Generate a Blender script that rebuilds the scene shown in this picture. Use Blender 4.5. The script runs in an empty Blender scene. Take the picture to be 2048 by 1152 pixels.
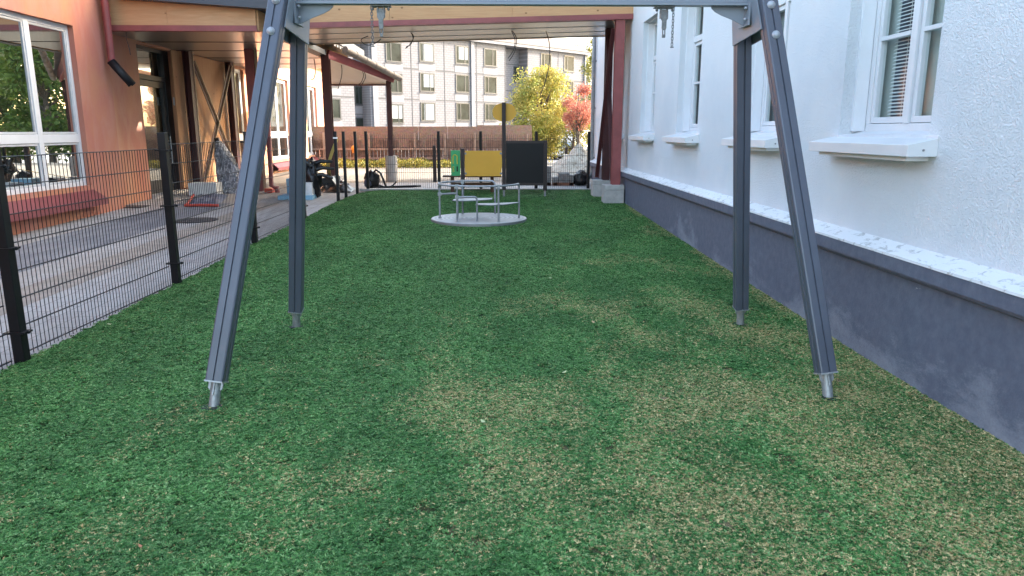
import bpy, math, random
from mathutils import Vector, Matrix, noise
random.seed(7)
D = bpy.data; S = bpy.context.scene; COL = S.collection
R = math.radians; PI = math.pi

# ------------------------------------------------------------------ camera model
F = 1450.0; PITCH = R(12.2); YAW = R(1.5); EYE = 1.62
cp, sp = math.cos(PITCH), math.sin(PITCH); cy_, sy_ = math.cos(YAW), math.sin(YAW)
def gz(y):
    if y < 5: return 0.0
    if y < 18: return .0175*(y-5)
    if y < 34: return .2275
    if y < 46: return .2275 - (y-34)/12*.83
    return -.60
def ray(px, py):
    a = (px-1024)/F; v = (576-py)/F
    f = cp + v*sp; u = v*cp - sp
    return Vector((a*cy_ + f*sy_, -a*sy_ + f*cy_, u))      # world direction
def atY(px, py, Y):
    r = ray(px, py); t = Y/r.y; return Vector((r.x*t, Y, EYE + r.z*t))
def atX(px, py, X):
    r = ray(px, py); t = X/r.x; return Vector((X, r.y*t, EYE + r.z*t))
def G(px, py):
    r = ray(px, py); Y = 10
    for _ in range(40):
        t = (gz(Y)-EYE)/r.z; Y = .5*Y + .5*r.y*t
    return Vector((r.x*Y/r.y, Y, gz(Y)))

# ------------------------------------------------------------------ mesh builder
class MB:
    def __init__(s): s.v = []; s.f = []; s.sm = []
    def add(s, vs, fs, smooth=False, M=None):
        b = len(s.v)
        for v in vs:
            v = Vector(v); s.v.append(M @ v if M else v)
        for f in fs: s.f.append(tuple(b+i for i in f)); s.sm.append(smooth)
        return s
    def box(s, x0, x1, y0, y1, z0, z1, M=None):
        vs = [(x, y, z) for z in (z0, z1) for y in (y0, y1) for x in (x0, x1)]
        return s.add(vs, [(0,2,3,1),(4,5,7,6),(0,1,5,4),(2,6,7,3),(0,4,6,2),(1,3,7,5)], False, M)
    def cbox(s, c, size, rz=0, M=None):
        m = Matrix.Translation(c) @ Matrix.Rotation(rz, 4, 'Z')
        if M: m = M @ m
        a, b, c2 = size[0]/2, size[1]/2, size[2]/2
        return s.box(-a, a, -b, b, -c2, c2, m)
    def frame(s, p0, p1, side=Vector((1,0,0))):
        p0 = Vector(p0); p1 = Vector(p1); d = (p1-p0); L = d.length; d.normalize()
        side = Vector(side); x = (side - d*side.dot(d))
        if x.length < 1e-4: x = Vector((0,1,0)) - d*d.y
        x.normalize(); y = d.cross(x)
        M = Matrix((x, y, d)).transposed().to_4x4(); M.translation = p0
        return M, L
    def bar(s, p0, p1, w, h, side=(1,0,0)):
        M, L = s.frame(p0, p1, side); return s.box(-w/2, w/2, -h/2, h/2, 0, L, M)
    def extr(s, prof, p0, p1, side=(1,0,0), smooth=False):
        M, L = s.frame(p0, p1, side); n = len(prof)
        vs = [(a, b, 0) for a, b in prof] + [(a, b, L) for a, b in prof]
        s.add(vs, [(i, (i+1) % n, n+(i+1) % n, n+i) for i in range(n)], smooth, M)
        s.add([(a, b, 0) for a, b in prof], [tuple(range(n-1, -1, -1))], False, M)
        return s.add([(a, b, L) for a, b in prof], [tuple(range(n))], False, M)
    def tube(s, pts, r, n=8, cap=True, closed=False):
        pts = [Vector(p) for p in pts]; m = len(pts)
        rs = r if isinstance(r, (list, tuple)) else [r]*m
        vs = []; prev = None
        for i, p in enumerate(pts):
            if closed: d = pts[(i+1) % m]-pts[i-1]
            else: d = pts[min(i+1, m-1)]-pts[max(i-1, 0)]
            d.normalize()
            if prev is None:
                a = Vector((0,0,1)) if abs(d.z) < .9 else Vector((1,0,0))
                x = (a-d*a.dot(d)).normalized()
            else: x = (prev-d*prev.dot(d)).normalized()
            prev = x; y = d.cross(x)
            for k in range(n):
                t = 2*PI*k/n; vs.append(p + (x*math.cos(t)+y*math.sin(t))*rs[i])
        fs = []
        for i in range(m if closed else m-1):
            j = (i+1) % m
            for k in range(n): fs.append((i*n+k, i*n+(k+1) % n, j*n+(k+1) % n, j*n+k))
        s.add(vs, fs, True)
        if cap and not closed:
            s.add(vs[:n], [tuple(range(n-1, -1, -1))]); s.add(vs[-n:], [tuple(range(n))])
        return s
    def prism(s, outl, M, t):   # outline in local xy, thickness along local z
        n = len(outl)
        vs = [(a, b, 0) for a, b in outl] + [(a, b, t) for a, b in outl]
        fs = [(i, (i+1) % n, n+(i+1) % n, n+i) for i in range(n)] + [tuple(range(n-1, -1, -1)), tuple(range(n, 2*n))]
        return s.add(vs, fs, False, M)
    def sphere(s, c, r, n=10, m=7, sq=(1,1,1)):
        vs = []; c = Vector(c)
        for i in range(m+1):
            a = PI*i/m
            for k in range(n):
                b = 2*PI*k/n
                vs.append(c+Vector((math.sin(a)*math.cos(b)*sq[0], math.sin(a)*math.sin(b)*sq[1], math.cos(a)*sq[2]))*r)
        fs = [(i*n+k, (i+1)*n+k, (i+1)*n+(k+1) % n, i*n+(k+1) % n) for i in range(m) for k in range(n)]
        return s.add(vs, fs, True)
    def build(s, name, mat, parent=None, bevel=0, loc=None):
        me = D.meshes.new(name); me.from_pydata([tuple(v) for v in s.v], [], s.f)
        me.polygons.foreach_set('use_smooth', s.sm); me.materials.append(mat); me.update()
        o = D.objects.new(name, me); COL.objects.link(o)
        if parent:
            o.parent = parent
            o.matrix_parent_inverse = Matrix.Translation(-parent.location) if parent.type == 'EMPTY' else Matrix.Identity(4)
        if bevel:
            b = o.modifiers.new('bevel', 'BEVEL'); b.width = bevel; b.segments = 2; b.limit_method = 'ANGLE'; b.angle_limit = R(40)
            b.harden_normals = False
        return o
def tag(o, label=None, cat=None, group=None, kind=None):
    if label: o['label'] = label
    if cat: o['category'] = cat
    if group: o['group'] = group
    if kind: o['kind'] = kind
    return o
def thing(name, label, cat, loc=(0,0,0), group=None):
    o = D.objects.new(name, None); COL.objects.link(o); o.location = loc; o.empty_display_size = .2
    return tag(o, label, cat, group)
def struct(o): o['kind'] = 'structure'; return o
def copy_tree(o, parent=None):
    c = o.copy(); COL.objects.link(c)
    if parent: c.parent = parent
    for ch in o.children: copy_tree(ch, c)
    return c

# ------------------------------------------------------------------ materials
class NT:
    def __init__(s, name):
        s.m = D.materials.new(name); s.m.use_nodes = True; s.t = s.m.node_tree; s.n = s.t.nodes
        s.b = s.n['Principled BSDF']; s.out = s.n['Material Output']
    def new(s, typ, **kw):
        n = s.n.new(typ)
        for k, v in kw.items():
            if k.startswith('i_'): n.inputs[k[2:].replace('_', ' ')].default_value = v
            else: setattr(n, k, v)
        return n
    def link(s, a, b): s.t.links.new(a, b)
    def coord(s, scale=(1,1,1), rot=(0,0,0), which='Object'):
        if which == 'World':
            g = s.new('ShaderNodeNewGeometry'); src = g.outputs['Position']
        else:
            src = s.new('ShaderNodeTexCoord').outputs[which]
        mp = s.new('ShaderNodeMapping'); mp.inputs['Scale'].default_value = scale; mp.inputs['Rotation'].default_value = rot
        s.link(src, mp.inputs['Vector']); return mp.outputs['Vector']
    def noise(s, vec, scale, detail=4, rough=.55, dist=0):
        n = s.new('ShaderNodeTexNoise'); n.inputs['Scale'].default_value = scale; n.inputs['Detail'].default_value = detail
        n.inputs['Roughness'].default_value = rough; n.inputs['Distortion'].default_value = dist
        s.link(vec, n.inputs['Vector']); return n.outputs['Fac']
    def ramp(s, fac, stops):
        r = s.new('ShaderNodeValToRGB'); e = r.color_ramp.elements
        while len(e) < len(stops): e.new(.5)
        for i, (p, c) in enumerate(stops):
            e[i].position = p; e[i].color = (c, c, c, 1) if isinstance(c, (int, float)) else (*c, 1)
        s.link(fac, r.inputs['Fac']); return r.outputs['Color']
    def mix(s, fac, a, b, mode='MIX'):
        m = s.new('ShaderNodeMix', data_type='RGBA', blend_type=mode)
        for sock, v in ((m.inputs[0], fac), (m.inputs[6], a), (m.inputs[7], b)):
            if isinstance(v, (int, float)): sock.default_value = v
            elif isinstance(v, tuple): sock.default_value = (*v, 1)
            else: s.link(v, sock)
        return m.outputs[2]
    def math(s, op, a, b=None):
        m = s.new('ShaderNodeMath', operation=op)
        for k, v in enumerate((a, b)):
            if v is None: continue
            if isinstance(v, (int, float)): m.inputs[k].default_value = v
            else: s.link(v, m.inputs[k])
        return m.outputs[0]
    def bump(s, h, strength=.3, dist=.01):
        b = s.new('ShaderNodeBump'); b.inputs['Strength'].default_value = strength; b.inputs['Distance'].default_value = dist
        s.link(h, b.inputs['Height']); s.link(b.outputs['Normal'], s.b.inputs['Normal']); return b
    def base(s, c):
        if isinstance(c, tuple): s.b.inputs['Base Color'].default_value = (*c, 1)
        else: s.link(c, s.b.inputs['Base Color'])
    def set(s, rough=.6, metal=0, spec=.5):
        s.b.inputs['Roughness'].default_value = rough; s.b.inputs['Metallic'].default_value = metal
        s.b.inputs['Specular IOR Level'].default_value = spec; return s.m
def simple(name, c, rough=.6, metal=0, var=.12, vs=6, bump=0, bs=60, bd=.004, spec=.5):
    t = NT(name); v = t.coord()
    n = t.noise(v, vs, 5, .6)
    dark = tuple(x*(1-var) for x in c); light = tuple(min(1, x*(1+var)) for x in c)
    t.base(t.ramp(n, [(.3, dark), (.7, light)]))
    if bump: t.bump(t.noise(v, bs, 3, .6), bump, bd)
    return t.set(rough, metal, spec)
def lin(r, g, b):
    f = lambda x: (x/255/12.92 if x <= 10 else ((x/255+.055)/1.055)**2.4)
    return (f(r), f(g), f(b))

M = {}
M['steel_paint'] = simple('charcoal_powder_paint', (.078,.088,.122), .38, 0, .12, 3, .05, 300, .001, .65)
M['steel_paint_light'] = simple('grey_powder_paint', (.23,.26,.31), .42, 0, .08, 3, .04, 300, .001)
M['galv'] = simple('galvanised_steel', (.33,.34,.36), .45, .45, .22, 25, .06, 90, .001)
M['hanger_steel'] = simple('hanger_steel', (.17,.175,.18), .45, .3, .3, 60)
M['bolt_metal'] = simple('bolt_metal', (.36,.38,.42), .45, .2, .1, 18)
M['galv_dull'] = simple('dull_galvanised_steel', (.24,.245,.255), .5, .35, .15, 18)
M['black_metal'] = simple('black_coated_metal', (.0045,.005,.007), .5, 0, .2, 4, spec=.3)
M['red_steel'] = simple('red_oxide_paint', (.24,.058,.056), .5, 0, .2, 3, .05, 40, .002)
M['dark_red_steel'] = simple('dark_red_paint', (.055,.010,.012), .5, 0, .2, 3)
M['brown_wood_post'] = simple('brown_stained_post', (.030,.018,.017), .55, 0, .2, 8)
M['black_board'] = simple('black_board', (.007,.0065,.008), .5, 0, .12, 4, spec=.3)
M['yellow_board'] = simple('yellow_board', (.70,.36,.032), .5, 0, .05, 2)
M['green_board'] = simple('green_board', (.035,.33,.11), .45, 0, .05, 3)
M['mark_yellow'] = simple('yellow_marking', (.62,.5,.06), .5)
M['concrete'] = simple('concrete_block', (.42,.40,.38), .85, 0, .18, 7, .4, 60, .004)
M['white_frame'] = simple('white_window_paint', (.66,.67,.69), .4, 0, .04, 4)
M['dark_frame'] = simple('dark_aluminium', (.02,.02,.023), .4, 0, .1, 4)
M['grey_frame'] = simple('grey_window_frame', (.03,.034,.038), .45, 0, .1, 4)
M['roof_dark'] = simple('dark_roof_metal', (.03,.035,.05), .45, 0, .15, 2)
M['plastic_black'] = simple('black_plastic', (.006,.006,.007), .28, 0, .3, 8, .5, 14, .03)
M['white_plain'] = simple('white_paint', (.74,.75,.76), .55, 0, .06, 5)
M['light_grey'] = simple('light_grey_paint', (.5,.51,.53), .5, 0, .08, 5)
M['foam_blue'] = simple('blue_insulation_foam', (.22,.42,.55), .8, 0, .1, 6)
M['foam_white'] = simple('white_insulation_board', (.62,.63,.62), .85, 0, .15, 9, .2, 60)
M['red_plastic'] = simple('red_plastic', (.5,.06,.035), .4)
M['yellow_strap'] = simple('yellow_strap', (.6,.46,.14), .6)
M['tarp_blue'] = simple('grey_blue_tarp', (.09,.11,.17), .45, 0, .35, 9, .6, 12, .03)
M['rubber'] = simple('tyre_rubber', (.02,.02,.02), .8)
M['car_white'] = simple('white_car_paint', (.7,.7,.72), .25, 0, .03)
M['car_grey'] = simple('grey_car_paint', (.06,.065,.08), .25, .3, .05)
M['bark'] = simple('bark', (.10,.08,.065), .9, 0, .4, 12, .6, 30, .02)
M['birch_bark'] = simple('birch_bark', (.42,.40,.37), .85, 0, .5, 6, .3, 30, .01)
M['red_sill'] = simple('red_sill_sheet', (.21,.05,.055), .4, 0, .2, 3)
M['cable'] = simple('grey_cable', (.05,.05,.055), .6)
M['slate'] = simple('brown_grey_roof', (.12,.095,.08), .8, 0, .15, 3)
M['dirt'] = simple('bare_earth', (.16,.12,.08), .95, 0, .3, 9, .7, 25, .03)
M['grate'] = simple('cast_iron', (.05,.05,.055), .6, .3, .3, 30, .6, 90, .01)
M['brick_block'] = simple('paving_stone_stack', (.30,.29,.28), .9, 0, .2, 14, .4, 60)
M['pallet'] = simple('pallet_wood', (.30,.13,.08), .85, 0, .3, 9)
M['orange_lamp'] = simple('orange_plastic', (.75,.28,.04), .45)
M['beige_trim'] = simple('beige_primer_trim', (.48,.34,.22), .6, 0, .15, 4)  # also colours the painted lit edges of columns and braces
M['brick_roof_edge'] = simple('cream_roof_sheet', (.20,.175,.15), .6, 0, .15, 5)

# pale strand plaster on the right-hand building
t = NT('rough_white_render'); v = t.coord()
vb = t.coord((1,1.25,1))
n1 = t.noise(vb, 75, 4, .6, .1); n2 = t.noise(v, 130, 2, .5); big = t.noise(v, .8, 4, .6)
vo = t.new('ShaderNodeTexVoronoi', feature='SMOOTH_F1'); vo.inputs['Scale'].default_value = 88; vo.inputs['Smoothness'].default_value = .35
wv = t.new('ShaderNodeVectorMath', operation='ADD'); nz = t.new('ShaderNodeTexNoise'); nz.inputs['Scale'].default_value = 40; t.link(vb, nz.inputs['Vector'])
sc_ = t.new('ShaderNodeVectorMath', operation='SCALE'); sc_.inputs['Scale'].default_value = .022; t.link(nz.outputs['Color'], sc_.inputs[0]); t.link(vb, wv.inputs[0]); t.link(sc_.outputs[0], wv.inputs[1]); t.link(wv.outputs[0], vo.inputs['Vector'])
h = t.math('ADD', t.math('MULTIPLY', t.math('SUBTRACT', 1.0, vo.outputs['Distance']), t.ramp(n1, [(.38, .15), (.6, 1.0)])), t.math('MULTIPLY', n2, .25))
drip = t.ramp(t.noise(t.coord((9,9,.35)), 1.2, 6, .65, .2), [(.60, 0.0), (.85, .16)])
t.base(t.mix(drip, t.mix(t.ramp(big, [(.35, 0.0), (.7, 1.0)]), (.67,.70,.74), (.77,.78,.80)), (.56,.58,.61)))
t.bump(h, .85, .009); M['render_white'] = t.set(.85, 0, .25)
M['smooth_render'] = simple('smooth_white_plaster', (.74,.75,.78), .75, 0, .05, 3, .25, 40, .004)

t = NT('grey_plinth_paint'); v = t.coord()
big = t.noise(t.coord((1,1,2.0)), 1.3, 9, .68, .25)
sep = t.new('ShaderNodeSeparateXYZ'); g = t.new('ShaderNodeNewGeometry'); t.link(g.outputs['Position'], sep.inputs[0])
low = t.new('ShaderNodeMapRange'); t.link(sep.outputs['Z'], low.inputs['Value'])
low.inputs['From Min'].default_value = 0; low.inputs['From Max'].default_value = .62; low.inputs['To Min'].default_value = .13; low.inputs['To Max'].default_value = -.12
wear = t.ramp(t.math('ADD', t.math('ADD', big, low.outputs['Result']), t.math('MULTIPLY', t.math('SUBTRACT', t.noise(t.coord((1,1,2.5)), 45, 5, .75), .5), .22)), [(.54, 0.0), (.62, .5), (.74, 1.0)])
fine = t.noise(v, 14, 6, .7)
c = t.mix(t.ramp(fine, [(.35, 0.0), (.7, 1.0)]), (.100,.112,.155), (.140,.152,.198))
c = t.mix(wear, c, (.24,.255,.30))
chip = t.ramp(t.noise(t.coord((1,1,2.2)), 3.3, 5, .65, .5), [(.745, 0.0), (.76, 1.0)])
c = t.mix(chip, c, (.52,.52,.50)); t.base(c)
t.bump(t.noise(v, 75, 4, .6), .35, .006); M['plinth'] = t.set(.72, 0, .3)

t = NT('flaking_white_ledge'); v = t.coord((1,.6,1))
fl = t.ramp(t.noise(v, 15, 8, .72, .5), [(.54, 0.0), (.59, .5), (.70, .9)])
c = t.mix(fl, (.72,.73,.74), (.30,.30,.29)); t.base(c); t.bump(t.noise(v, 22, 6, .7), .6, .012); M['ledge_top'] = t.set(.8, 0, .3)

def limewash(name, a, b, c2, rz=0):
    t = NT(name); v = t.coord((1,1,.6))
    n = t.noise(v, .9, 5, .6, .4); n2 = t.noise(t.coord((1,1,.35)), 2.3, 6, .65, .6)
    c = t.mix(t.ramp(n, [(.36, 0.0), (.64, 1.0)]), a, b)
    c = t.mix(t.ramp(n2, [(.45, 0.0), (.75, .75)]), c, c2); t.base(c)
    t.bump(t.noise(v, 60, 4, .6), .2, .004); M[name] = t.set(.85, 0, .25)
limewash('salmon_limewash', (.44,.165,.125), (.50,.23,.13), (.48,.25,.20))
limewash('orange_limewash', (.54,.27,.15), (.47,.20,.14), (.56,.34,.23))

def plywood(name, c1, c2, ax='X'):
    t = NT(name); v = t.coord((.6,.6,7) if ax == 'X' else (7,7,.5))
    w = t.noise(v, 2.2, 6, .6, 1.6)
    c = t.mix(t.ramp(w, [(.3, 0.0), (.7, 1.0)]), c1, c2)
    vo = t.new('ShaderNodeTexVoronoi'); vo.inputs['Scale'].default_value = 3.0; t.link(t.coord((1,1,1.4)), vo.inputs['Vector'])
    k = t.ramp(vo.outputs['Distance'], [(.0, 1.0), (.05, .9), (.09, 0.0)])
    c = t.mix(k, c, (.17,.075,.03)); t.base(c); M[name] = t.set(.65, 0, .3)
plywood('plywood', (.47,.25,.12), (.56,.33,.17)); plywood('plywood_panel', (.48,.235,.12), (.56,.33,.18), 'Z')

t = NT('osb'); vo = t.new('ShaderNodeTexVoronoi'); vo.inputs['Scale'].default_value = 9; t.link(t.coord((1,1,2.2), (0,.5,0)), vo.inputs['Vector'])
t.base(t.mix(t.ramp(t.noise(t.coord(), 14, 4, .7), [(.35, 0.0), (.7, 1.0)]), t.mix(.25, (.22,.14,.10), vo.outputs['Color'], 'SOFT_LIGHT'), (.30,.20,.15)))
M['osb'] = t.set(.8, 0, .2)
M['board_wood'] = simple('weathered_board', (.17,.10,.072), .85, 0, .35, 5)
M['stud_wood'] = simple('pale_stud', (.34,.23,.17), .8, 0, .15, 6)
M['bench_wood'] = simple('bench_plank', (.10,.05,.03), .6, 0, .25, 8)

# polished sheet-metal soffit
t = NT('soffit_sheet'); v = t.coord((6,.4,1))
w = t.noise(v, 1.2, 4, .6); t.base(t.mix(w, (.34,.32,.30), (.46,.43,.39)))
t.bump(t.noise(t.coord((.25,1.0,1)), 1.6, 2, .5), .12, .02); M['soffit'] = t.set(.30, .8)

# glass with reflection over what lies behind
def glass(name, tint, refl, rough=.02, transp=.5, fk=.8):
    t = NT(name); b = t.b; t.base(tint); t.set(.15, 0, .4)
    gl = t.new('ShaderNodeBsdfGlossy'); gl.inputs['Roughness'].default_value = rough; gl.inputs['Color'].default_value = (.93,.96,.95,1)
    tr = t.new('ShaderNodeBsdfTransparent'); tr.inputs['Color'].default_value = (.85,.9,.88,1)
    m1 = t.new('ShaderNodeMixShader'); m1.inputs[0].default_value = transp; t.link(b.outputs[0], m1.inputs[1]); t.link(tr.outputs[0], m1.inputs[2])
    lw = t.new('ShaderNodeLayerWeight'); lw.inputs['Blend'].default_value = .35
    f = t.math('ADD', t.math('MULTIPLY', lw.outputs['Fresnel'], fk), refl)
    f2 = t.new('ShaderNodeClamp'); t.link(f, f2.inputs[0])
    m2 = t.new('ShaderNodeMixShader'); t.link(f2.outputs[0], m2.inputs[0]); t.link(m1.outputs[0], m2.inputs[1]); t.link(gl.outputs[0], m2.inputs[2])
    t.link(m2.outputs[0], t.out.inputs['Surface'])
    bm = t.new('ShaderNodeBump'); bm.inputs['Strength'].default_value = .05; bm.inputs['Distance'].default_value = .02
    t.link(t.noise(t.coord(), 1.3, 2), bm.inputs['Height']); t.link(bm.outputs[0], gl.inputs['Normal'])
    M[name] = t.m
glass('glass_left', (.02,.025,.025), .66, .01, .35)
glass('glass_right', (.34,.38,.37), .008, .08, .96, .03)
M['glass_far'] = simple('far_window_glass', (.028,.034,.03), .25, 0, .6, .6, spec=.10)
glass('glass_car', (.03,.035,.04), .2, .03, .1)
glass('glass_dim', (.02,.025,.025), .20, .01, .35, .5)
M['curtain'] = simple('grey_green_curtain', (.50,.54,.52), .9, 0, .06, 2)
M['curtain_pale'] = simple('pale_curtain', (.24,.26,.27), .9, 0, .08, 2)
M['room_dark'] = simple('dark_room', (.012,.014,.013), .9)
M['sheer'] = simple('sheer_curtain', (.26,.31,.30), .9, 0, .2, 5)

# far building: pale brick panels
t = NT('pale_brick_panel'); sx = t.coord((1,1,1)); br = t.new('ShaderNodeTexBrick')
cx = t.new('ShaderNodeCombineXYZ'); se = t.new('ShaderNodeSeparateXYZ'); t.link(sx, se.inputs[0]); t.link(se.outputs['X'], cx.inputs['X']); t.link(se.outputs['Z'], cx.inputs['Y'])
t.link(cx.outputs[0], br.inputs['Vector']); br.inputs['Scale'].default_value = 1; br.inputs['Brick Width'].default_value = .42; br.inputs['Row Height'].default_value = .2
br.inputs['Mortar Size'].default_value = .022; br.inputs['Color1'].default_value = (.165,.165,.182,1); br.inputs['Color2'].default_value = (.190,.190,.206,1); br.inputs['Mortar'].default_value = (.115,.112,.12,1)
br.inputs['Mortar Smooth'].default_value = .2
big = t.noise(sx, .35, 5, .6); t.base(t.mix(t.ramp(big, [(.3, 0.0), (.75, .25)]), br.outputs['Color'], (.215,.215,.232))); M['pale_brick'] = t.set(.85, 0, .2)
M['panel_joint'] = simple('panel_joint', (.085,.085,.09), .9)
M['panel_plain'] = simple('plain_panel', (.48,.47,.49), .85, 0, .06, 1)
M['window_surround'] = simple('pale_surround', (.190,.190,.206), .8, 0, .05, 1)

# ground
t = NT('sandy_ground'); v = t.coord()
c = t.mix(t.ramp(t.noise(v, .35, 6, .6), [(.35, 0.0), (.65, 1.0)]), (.26,.235,.20), (.19,.175,.15))
c = t.mix(t.ramp(t.noise(v, 7, 5, .7), [(.5, 0.0), (.72, .6)]), c, (.20,.17,.14)); t.base(c)
t.bump(t.noise(v, 12, 6, .65), .6, .05); M['sand'] = t.set(.95, 0, .15)

t = NT('concrete_paving'); v = t.coord((1,1,1), (0,0,R(90))); br = t.new('ShaderNodeTexBrick'); t.link(v, br.inputs['Vector'])
br.inputs['Scale'].default_value = 1; br.inputs['Brick Width'].default_value = .35; br.inputs['Row Height'].default_value = .175; br.inputs['Mortar Size'].default_value = .005
br.inputs['Color1'].default_value = (.30,.285,.275,1); br.inputs['Color2'].default_value = (.375,.36,.35,1); br.inputs['Mortar'].default_value = (.16,.15,.145,1)
st = t.ramp(t.noise(t.coord((1,.45,1)), .9, 6, .62, .5), [(.4, 0.0), (.68, .75)])
c = t.mix(st, br.outputs['Color'], (.27,.245,.22))
c = t.mix(t.ramp(t.noise(v, 8, 6, .7), [(.45, 0.0), (.8, .5)]), c, (.44,.42,.41)); t.base(c)
t.bump(br.outputs['Fac'], -.3, .006); M['paving'] = t.set(.8, 0, .3)
t = NT('asphalt_strip'); v = t.coord()
c = t.mix(t.ramp(t.noise(t.coord((2.5,.5,1)), 1.6, 6, .65, .4), [(.38, 0.0), (.66, 1.0)]), (.125,.13,.15), (.23,.23,.24))
c = t.mix(t.ramp(t.noise(v, 90, 3, .7), [(.5, 0.0), (.75, .5)]), c, (.28,.28,.28)); t.base(c); t.bump(t.noise(v, 120, 3, .7), .5, .005); M['asphalt'] = t.set(.75, 0, .3)
M['kerb'] = simple('pale_kerb', (.40,.385,.37), .85, 0, .15, 8, .3, 50)

# turf: shared colour logic for base sheet and blades (all in world position, so it stays on the ground)
def turf_mat(name, blades):
    t = NT(name); v = t.coord(which='World')
    sep = t.new('ShaderNodeSeparateXYZ'); t.link(v, sep.inputs[0])
    pv = t.coord((1.0,.62,1), (0,0,R(-28)), which='World')
    n = t.noise(pv, 1.35, 6, .62, .45)                    # sand patches
    gx = t.new('ShaderNodeMapRange'); t.link(sep.outputs['X'], gx.inputs['Value'])
    for k, val in (('From Min', -2.4), ('From Max', 2.3), ('To Min', -.20), ('To Max', .09)): gx.inputs[k].default_value = val
    gy = t.new('ShaderNodeMapRange'); t.link(sep.outputs['Y'], gy.inputs['Value'])
    for k, val in (('From Min', 4.0), ('From Max', 10), ('To Min', .05), ('To Max', -.22)): gy.inputs[k].default_value = val
    ge_ = t.new('ShaderNodeMapRange'); t.link(sep.outputs['X'], ge_.inputs['Value'])
    for k, val in (('From Min', 2.52), ('From Max', 2.69), ('To Min', 0), ('To Max', .22)): ge_.inputs[k].default_value = val
    s = t.math('ADD', t.math('ADD', t.math('ADD', n, ge_.outputs[0]), gx.outputs[0]), gy.outputs[0])
    patch = t.ramp(s, [(.42, 0.02), (.55, .42), (.70, .80)])
    dk = t.noise(t.coord((1,.5,1), (0,0,R(20)), which='World'), 1.5, 4, .6, .4)   # pile lean
    if blades:
        oi = t.new('ShaderNodeObjectInfo'); ge = t.new('ShaderNodeNewGeometry')
        ca = t.new('ShaderNodeAttribute'); ca.attribute_name = 'clump'
        r = t.math('FRACT', t.math('ADD', t.math('MULTIPLY', oi.outputs['Random'], 7.7), ca.outputs['Fac']))
        r2 = t.math('FRACT', t.math('MULTIPLY', r, 17.3))
        isb = t.math('LESS_THAN', r, t.math('MULTIPLY', patch, .55))
        green = t.ramp(r2, [(0, (.016,.060,.014)), (.40, (.056,.190,.044)), (.75, (.140,.34,.090)), (1, (.32,.50,.20))])
        beige = t.ramp(r2, [(0, (.36,.27,.11)), (1, (.82,.64,.32))])
        green = t.mix(t.ramp(dk, [(.40, .35), (.60, 0.0)]), green, (.020,.075,.022))
        t.base(t.mix(isb, green, beige)); M[name] = t.set(.65, 0, .22)
        t.b.inputs['Subsurface Weight'].default_value = 0
    else:
        f = t.noise(v, 230, 3, .7)
        sand = t.ramp(f, [(.38, (.10,.075,.045)), (.60, (.60,.45,.27))])
        gr = t.ramp(f, [(.40, (.004,.013,.003)), (.62, (.022,.06,.012))])
        t.base(t.mix(patch, gr, sand)); t.bump(f, .8, .01); M[name] = t.set(.9, 0, .1)
turf_mat('turf_base', False); turf_mat('turf_blade', True)

def leafmat(name, cols):
    t = NT(name); ge = t.new('ShaderNodeNewGeometry')
    c = t.ramp(ge.outputs['Random Per Island'], [(i/(len(cols)-1), c) for i, c in enumerate(cols)])
    n = t.noise(t.coord(), .9, 3)
    c2 = t.mix(t.ramp(n, [(.4, 0.0), (.62, .8)]), c, cols[-1]); t.base(c2)
    tl = t.new('ShaderNodeBsdfTranslucent'); t.link(c2, tl.inputs['Color'])
    m = t.new('ShaderNodeMixShader'); m.inputs[0].default_value = .3; t.link(t.b.outputs[0], m.inputs[1]); t.link(tl.outputs[0], m.inputs[2]); t.link(m.outputs[0], t.out.inputs['Surface'])
    t.set(.55, 0, .3); M[name] = t.m
leafmat('leaf_green', [(.06,.12,.02), (.10,.17,.03), (.15,.20,.035), (.07,.13,.025)])
leafmat('leaf_yellowgreen', [(.20,.26,.05), (.38,.36,.08), (.28,.32,.07), (.44,.34,.09)])
leafmat('leaf_red', [(.50,.16,.12), (.55,.22,.16), (.42,.20,.10), (.50,.18,.14)])
leafmat('leaf_birch', [(.20,.20,.04), (.28,.24,.06), (.12,.15,.03), (.26,.24,.05)])
leafmat('leaf_weed', [(.20,.19,.04), (.36,.28,.05), (.11,.14,.03), (.26,.22,.05)])

# ------------------------------------------------------------------ ground structures
def strip(name, mat, x0, x1, ys, dz, thick=0):
    m = MB(); vs = []
    for y in ys: vs += [(x0, y, gz(y)+dz), (x1, y, gz(y)+dz)]
    fs = [(2*i, 2*i+1, 2*i+3, 2*i+2) for i in range(len(ys)-1)]
    m.add(vs, fs)
    if thick:
        for a, b in ((0, 0), (1, 1)):
            pass
        w = [(x0, y, gz(y)+dz-thick) for y in ys]; w2 = [(x0, y, gz(y)+dz) for y in ys]; n = len(ys)
        m.add(w+w2, [(i, n+i, n+i+1, i+1) for i in range(n-1)])
    return struct(m.build(name, mat))
YS = [-30,-8,0,2.5,5,7,9,11,13,15,16.5,18,21,25,30,34,37,40,43,46,60,90,150,400]
strip('paving_band', simple('brown_grey_slabs', (.25,.215,.185), .85, 0, .22, 5, .3, 40), -4.85, -4.35, [y for y in YS if y <= 15], .004)
g = strip('ground', M['sand'], -400, 400, YS, -.012)
pav = strip('pavement', M['paving'], -14, -3.15, [y for y in YS if y <= 15]+[17.9], 0)
strip('asphalt_path', M['asphalt'], -6.45, -5.35, [y for y in YS if y <= 15], .004)
m = MB(); pts = [(-3.4,15), (-3.4,18.0), (2.9,18.0), (2.9,20.3), (-7.4,20.3), (-7.4,15)]
m.add([(x, y, gz(y)+.003) for x, y in [(-3.4,17.75),(2.9,17.75),(2.9,20.2),(-7.4,20.2),(-7.4,17.75)]], [(0,1,2,3,4)]); struct(m.build('yard_paving', M['paving']))
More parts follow.
